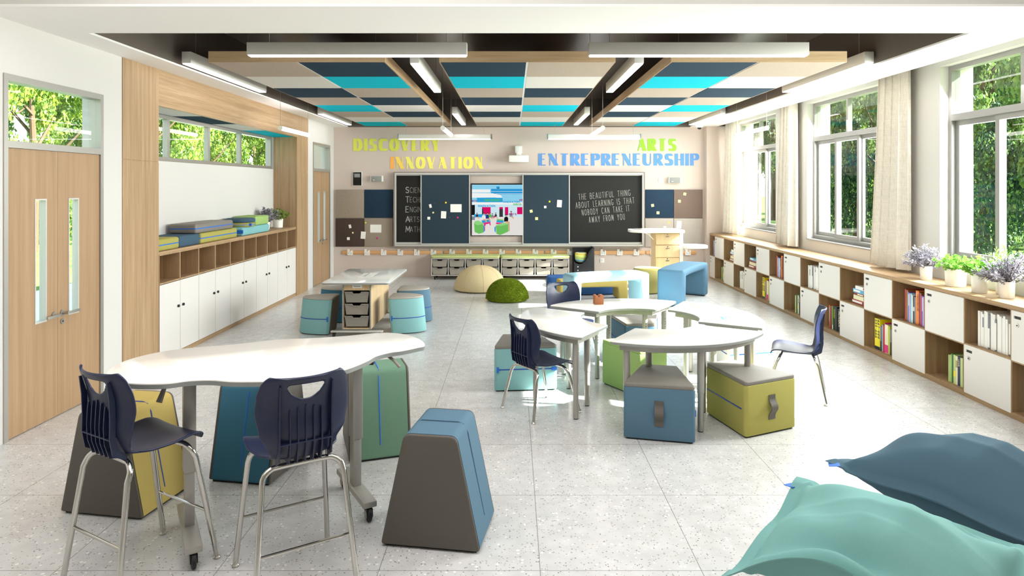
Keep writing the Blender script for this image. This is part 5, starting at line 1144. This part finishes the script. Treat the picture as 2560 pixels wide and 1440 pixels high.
# ------------------------------------------------------------------ floor pillows
def pillow(lab, corners, H, mat, seed, folds, tabpos, flange=.12, arch=0, ruf=.012):
    rnd = random.Random(seed); a, b_, c, d = [Vector(p) for p in corners]; cen = (a + b_ + c + d) / 4; t = thing('floor_pillow', lab, 'bean bag', (cen.x, cen.y, 0), 0, 'floor pillows'); o = Vector((cen.x, cen.y, 0))
    N = 56; bm = bmesh.new(); S2 = []
    ws = [(rnd.uniform(2, 5), rnd.uniform(2, 5), rnd.uniform(0, 6), rnd.uniform(.3, 1)) for _ in range(6)]
    for side in (1, -1):
        R = []
        for i in range(N + 1):
            r = []
            for j in range(N + 1):
                s, q = i / N, j / N; ss, qq = 2 * s - 1, 2 * q - 1
                p = a * (1 - s) * (1 - q) + b_ * s * (1 - q) + c * s * q + d * (1 - s) * q
                # edges bow inward between the corners
                pull = .02
                e1 = (b_ - a + c - d) / 2; e2 = (d - a + c - b_) / 2
                p = p - e1 * ss * pull * (1 - qq * qq) * abs(ss) - e2 * qq * pull * (1 - ss * ss) * abs(qq)
                f = flange; m = max(0, (1 - abs(ss) ** 1.0 - f) / (1 - f)); n_ = max(0, (1 - abs(qq) - f) / (1 - f))
                th = (min(1, m * 1.2) ** .5) * (min(1, n_ * 1.2) ** .5) if m > 0 and n_ > 0 else 0
                inn = min(m, n_)
                p = p + Vector((0, 0, arch * max(0, 1 - s * 2.2) ** 1.5 * sin(PI * min(1, q * 1.25)) ** 1.3 if q < .8 else 0)); w = sum(k[3] * sin(k[0] * ss * 2 + k[1] * qq * 2 + k[2]) for k in ws) * .008
                fl = 0
                for (kx, ky, amp, wd, wq) in folds: fl += amp * math.exp(-(ss - kx) ** 2 / wd - (qq - ky) ** 2 / wq)
                edge = (1 - th) * ruf * (sin(ss * 6 + seed) * (abs(qq) > .8) + sin(qq * 5 + seed * 2) * (abs(ss) > .8))
                if side == 1: z = p.z + H * th + (w + fl) * (.3 + .7 * th) + edge + .006
                else: z = p.z - (p.z - .004) * min(1, th * 1.4) + edge * (1 - th) - .0
                z = max(z, .004 if side < 0 else .014)
                r.append(bm.verts.new((p.x - o.x, p.y - o.y, z)))
            R.append(r)
        S2.append(R)
        for i in range(N):
            for j in range(N): bm.faces.new([R[i][j], R[i + 1][j], R[i + 1][j + 1], R[i][j + 1]])
    A, B = S2
    for k in range(N):
        for (i0, j0), (i1, j1) in (((k, 0), (k + 1, 0)), ((k, N), (k + 1, N)), ((0, k), (0, k + 1)), ((N, k), (N, k + 1))): bm.faces.new([A[i0][j0], A[i1][j1], B[i1][j1], B[i0][j0]])
    bmesh.ops.recalc_face_normals(bm, faces=bm.faces)
    me = bpy.data.meshes.new('pillow_body'); bm.to_mesh(me); bm.free(); me.materials.append(M[mat]); me.polygons.foreach_set('use_smooth', [True] * len(me.polygons)); me.set_sharp_from_angle(angle=math.radians(75))
    ob = bpy.data.objects.new('pillow_body', me); C.objects.link(ob); ob.parent = t
    e0, e1, u = {'ab': (a, b_), 'ad': (a, d)}[tabpos[0]] + (tabpos[1],); p = e0.lerp(e1, u) - o; dr = (p - Vector((0, 0, p.z))).normalized(); dr = Vector((dr.x, dr.y, -.15)); p = p + Vector((0, 0, .012)) - dr * .03; nr = Vector((-dr.y, dr.x, 0))
    b = MB(); b.loft([p - nr * .025, p + nr * .025, p + nr * .025 + Vector((0, 0, .003)), p - nr * .025 + Vector((0, 0, .003))], [p - nr * .025 + dr * .06, p + nr * .025 + dr * .06, p + nr * .025 + dr * .06 + Vector((0, 0, .003)), p - nr * .025 + dr * .06 + Vector((0, 0, .003))])
    b.build('tab', 'blue_trim', t, smooth=False)
pillow('teal floor pillow with folded corner, nearest the viewer', ((.95, 3.03, .09), (1.48, 3.44, .36), (2.34, 2.9, .3), (1.80, 2.35, .1)), .24, 'teal_bag', 3, ((-.60, -.1, -.16, .03, .35), (.74, .55, -.09, .03, .03), (.7, -.6, .07, .08, .15)), ('ab', .93), arch=.24, ruf=.014)
pillow('slate-blue floor pillow behind the teal one', ((1.86, 3.93, .25), (2.62, 4.22, .26), (3.35, 3.35, .2), (2.52, 3.06, .2)), .27, 'bag_blue', 7, ((-.2, -.6, .03, .1, .1), (-.65, -.2, .05, .06, .2)), ('ad', .05))

# ------------------------------------------------------------------ garden outside: trees and shrubs
def crown_mesh(name, seed, kind, nleaf, size):
    rnd = random.Random(seed); b = MB(); blobs = []
    if kind == 'conifer':
        for i in range(26): u = i / 25; blobs.append((Vector((rnd.gauss(0, .28) * (1 - u), rnd.gauss(0, .28) * (1 - u), .12 + .86 * u)), .30 * (1 - u) + .05))
    elif kind == 'bush':
        for i in range(14): blobs.append((Vector((rnd.uniform(-.8, .8), rnd.uniform(-.8, .8), rnd.uniform(.15, .7))), rnd.uniform(.22, .38)))
    else:
        for i in range(26):
            a = rnd.uniform(0, 2 * PI); u = rnd.random(); rr = .40 * math.sqrt(rnd.random()) * (.55 + .9 * sin(PI * (.15 + .8 * u))); blobs.append((Vector((rr * cos(a), rr * sin(a), .30 + .66 * u)), rnd.uniform(.08, .15)))
    for i in range(nleaf):
        c, r = blobs[rnd.randrange(len(blobs))]; d = Vector((rnd.gauss(0, 1), rnd.gauss(0, 1), rnd.gauss(0, .8))).normalized(); p = c + d * r * rnd.random() ** .33
        n = (d + Vector((rnd.gauss(0, .7), rnd.gauss(0, .7), rnd.gauss(0, .7)))).normalized(); s = n.cross(Vector((rnd.gauss(0, 1), rnd.gauss(0, 1), rnd.gauss(0, 1)))).normalized(); q = n.cross(s); k = size * rnd.uniform(.6, 1.3)
        b._f([b.bm.verts.new(p + v) for v in (s * k, q * k * .6, -s * k, -q * k * .6)], 0 if rnd.random() < .7 else 1)
    me = bpy.data.meshes.new(name); b.bm.to_mesh(me); b.bm.free()
    for m in {'conifer': ('leaf_dark', 'leaf_b'), 'bush': ('leaf_b', 'leaf_a'), 'tree': ('leaf_a', 'leaf_b'), 'shade': ('leaf_shade', 'leaf_b')}[kind]: me.materials.append(M[m])
    return me
CR = {'shade': [crown_mesh('foliage', 5, 'shade', 22000, .0135), crown_mesh('foliage', 6, 'shade', 22000, .0135)], 'tree': [crown_mesh('foliage', 1, 'tree', 22000, .0135), crown_mesh('foliage', 2, 'tree', 22000, .0135)], 'conifer': [crown_mesh('foliage', 3, 'conifer', 12000, .017)], 'bush': [crown_mesh('foliage', 4, 'bush', 7000, .035)]}
NAMES = {'tree': 'leafy tree', 'conifer': 'dark conifer', 'bush': 'rounded shrub'}
cnt = {}
def plant(kind, x, y, h, w, side):
    k = cnt[(kind, side)] = cnt.get((kind, side), 0) + 1; rnd = random.Random(x * 31 + y)
    t = thing(NAMES[kind].replace(' ', '_'), '%s in the garden, %s of its kind counted from the %s' % (NAMES[kind], ORD[k - 1], side), 'tree' if kind != 'bush' else 'shrub', (x, y, -.3), rnd.uniform(0, 6), '%ss outside the %s' % (NAMES[kind], side))
    cr = CR['shade' if kind == 'tree' and side == 'right windows' else kind]; me = cr[k % len(cr)]; o = bpy.data.objects.new('foliage', me); C.objects.link(o); o.parent = t; o.scale = (w * .84, w * .84, h)
    if kind != 'bush':
        b = MB(); b.tube(spline([(0, 0, 0), (.05, .02, h * .3), (-.04, .05, h * .6), (.02, 0, h * .85)], 4, False), .12, 8, radii=[.16 * h / 8 * (1 - i / 14) for i in range(13)])
        if kind == 'tree':
            for q in range(5): a = q * 1.3; b.tube([(0, 0, h * (.3 + .08 * q)), (cos(a) * w * .18, sin(a) * w * .18, h * (.42 + .08 * q)), (cos(a) * w * .34, sin(a) * w * .34, h * (.55 + .08 * q))], .05, 6, radii=[.06, .045, .015])
        b.build('trunk', 'bark', t)
    else: MB().tube([(0, 0, 0), (0, 0, h * .5)], .05, 6).build('trunk', 'bark', t)
for x, y, h, w in ((14.5, 16, 8.5, 5), (15, 21, 9, 5.2), (15, 26.2, 8.5, 5.2), (16, 31.5, 9.5, 5.4), (16, 37, 10, 5.6), (17, 43, 11, 6), (18.5, 50, 12, 7)): plant('tree', x, y, h, w, 'right windows')
for x, y, h, w in ((13.4, 18.3, 4.4, 3.0), (13.8, 26.6, 4.8, 3.4), (21, 19, 8, 5), (21.5, 24.5, 9, 5.5), (22, 30, 9, 5.5), (22.5, 36, 10, 6), (23.5, 43, 10, 6.5), (26, 52, 12, 8)): plant('conifer', x, y, h, w, 'right windows')
for x, y, h, w in ((17.4, 18.5, 2.6, 2.0), (18, 24, 2.6, 2.0), (18.4, 29, 2.8, 2.0), (19, 34.5, 3.0, 2.0), (20, 40, 3.2, 2.2)): plant('bush', x, y, h, w, 'right windows')
for x, y, h, w in ((-15, 16.5, 8, 5.4), (-16, 22, 8.5, 5.4), (-15.5, 27.6, 8, 5.4), (-16, 33.2, 8.5, 5.4), (-17, 39, 9, 6), (-18, 46, 9, 7), (-24, 30, 10, 8)): plant('tree', x, y, h, w, 'left doors')
for x, y, h, w in ((-17.5, 19.3, 2.6, 1.9), (-18, 25, 2.8, 2.0), (-18.2, 30.4, 3, 2.0), (-18.6, 36, 3.2, 2.2)): plant('bush', x, y, h, w, 'left doors')
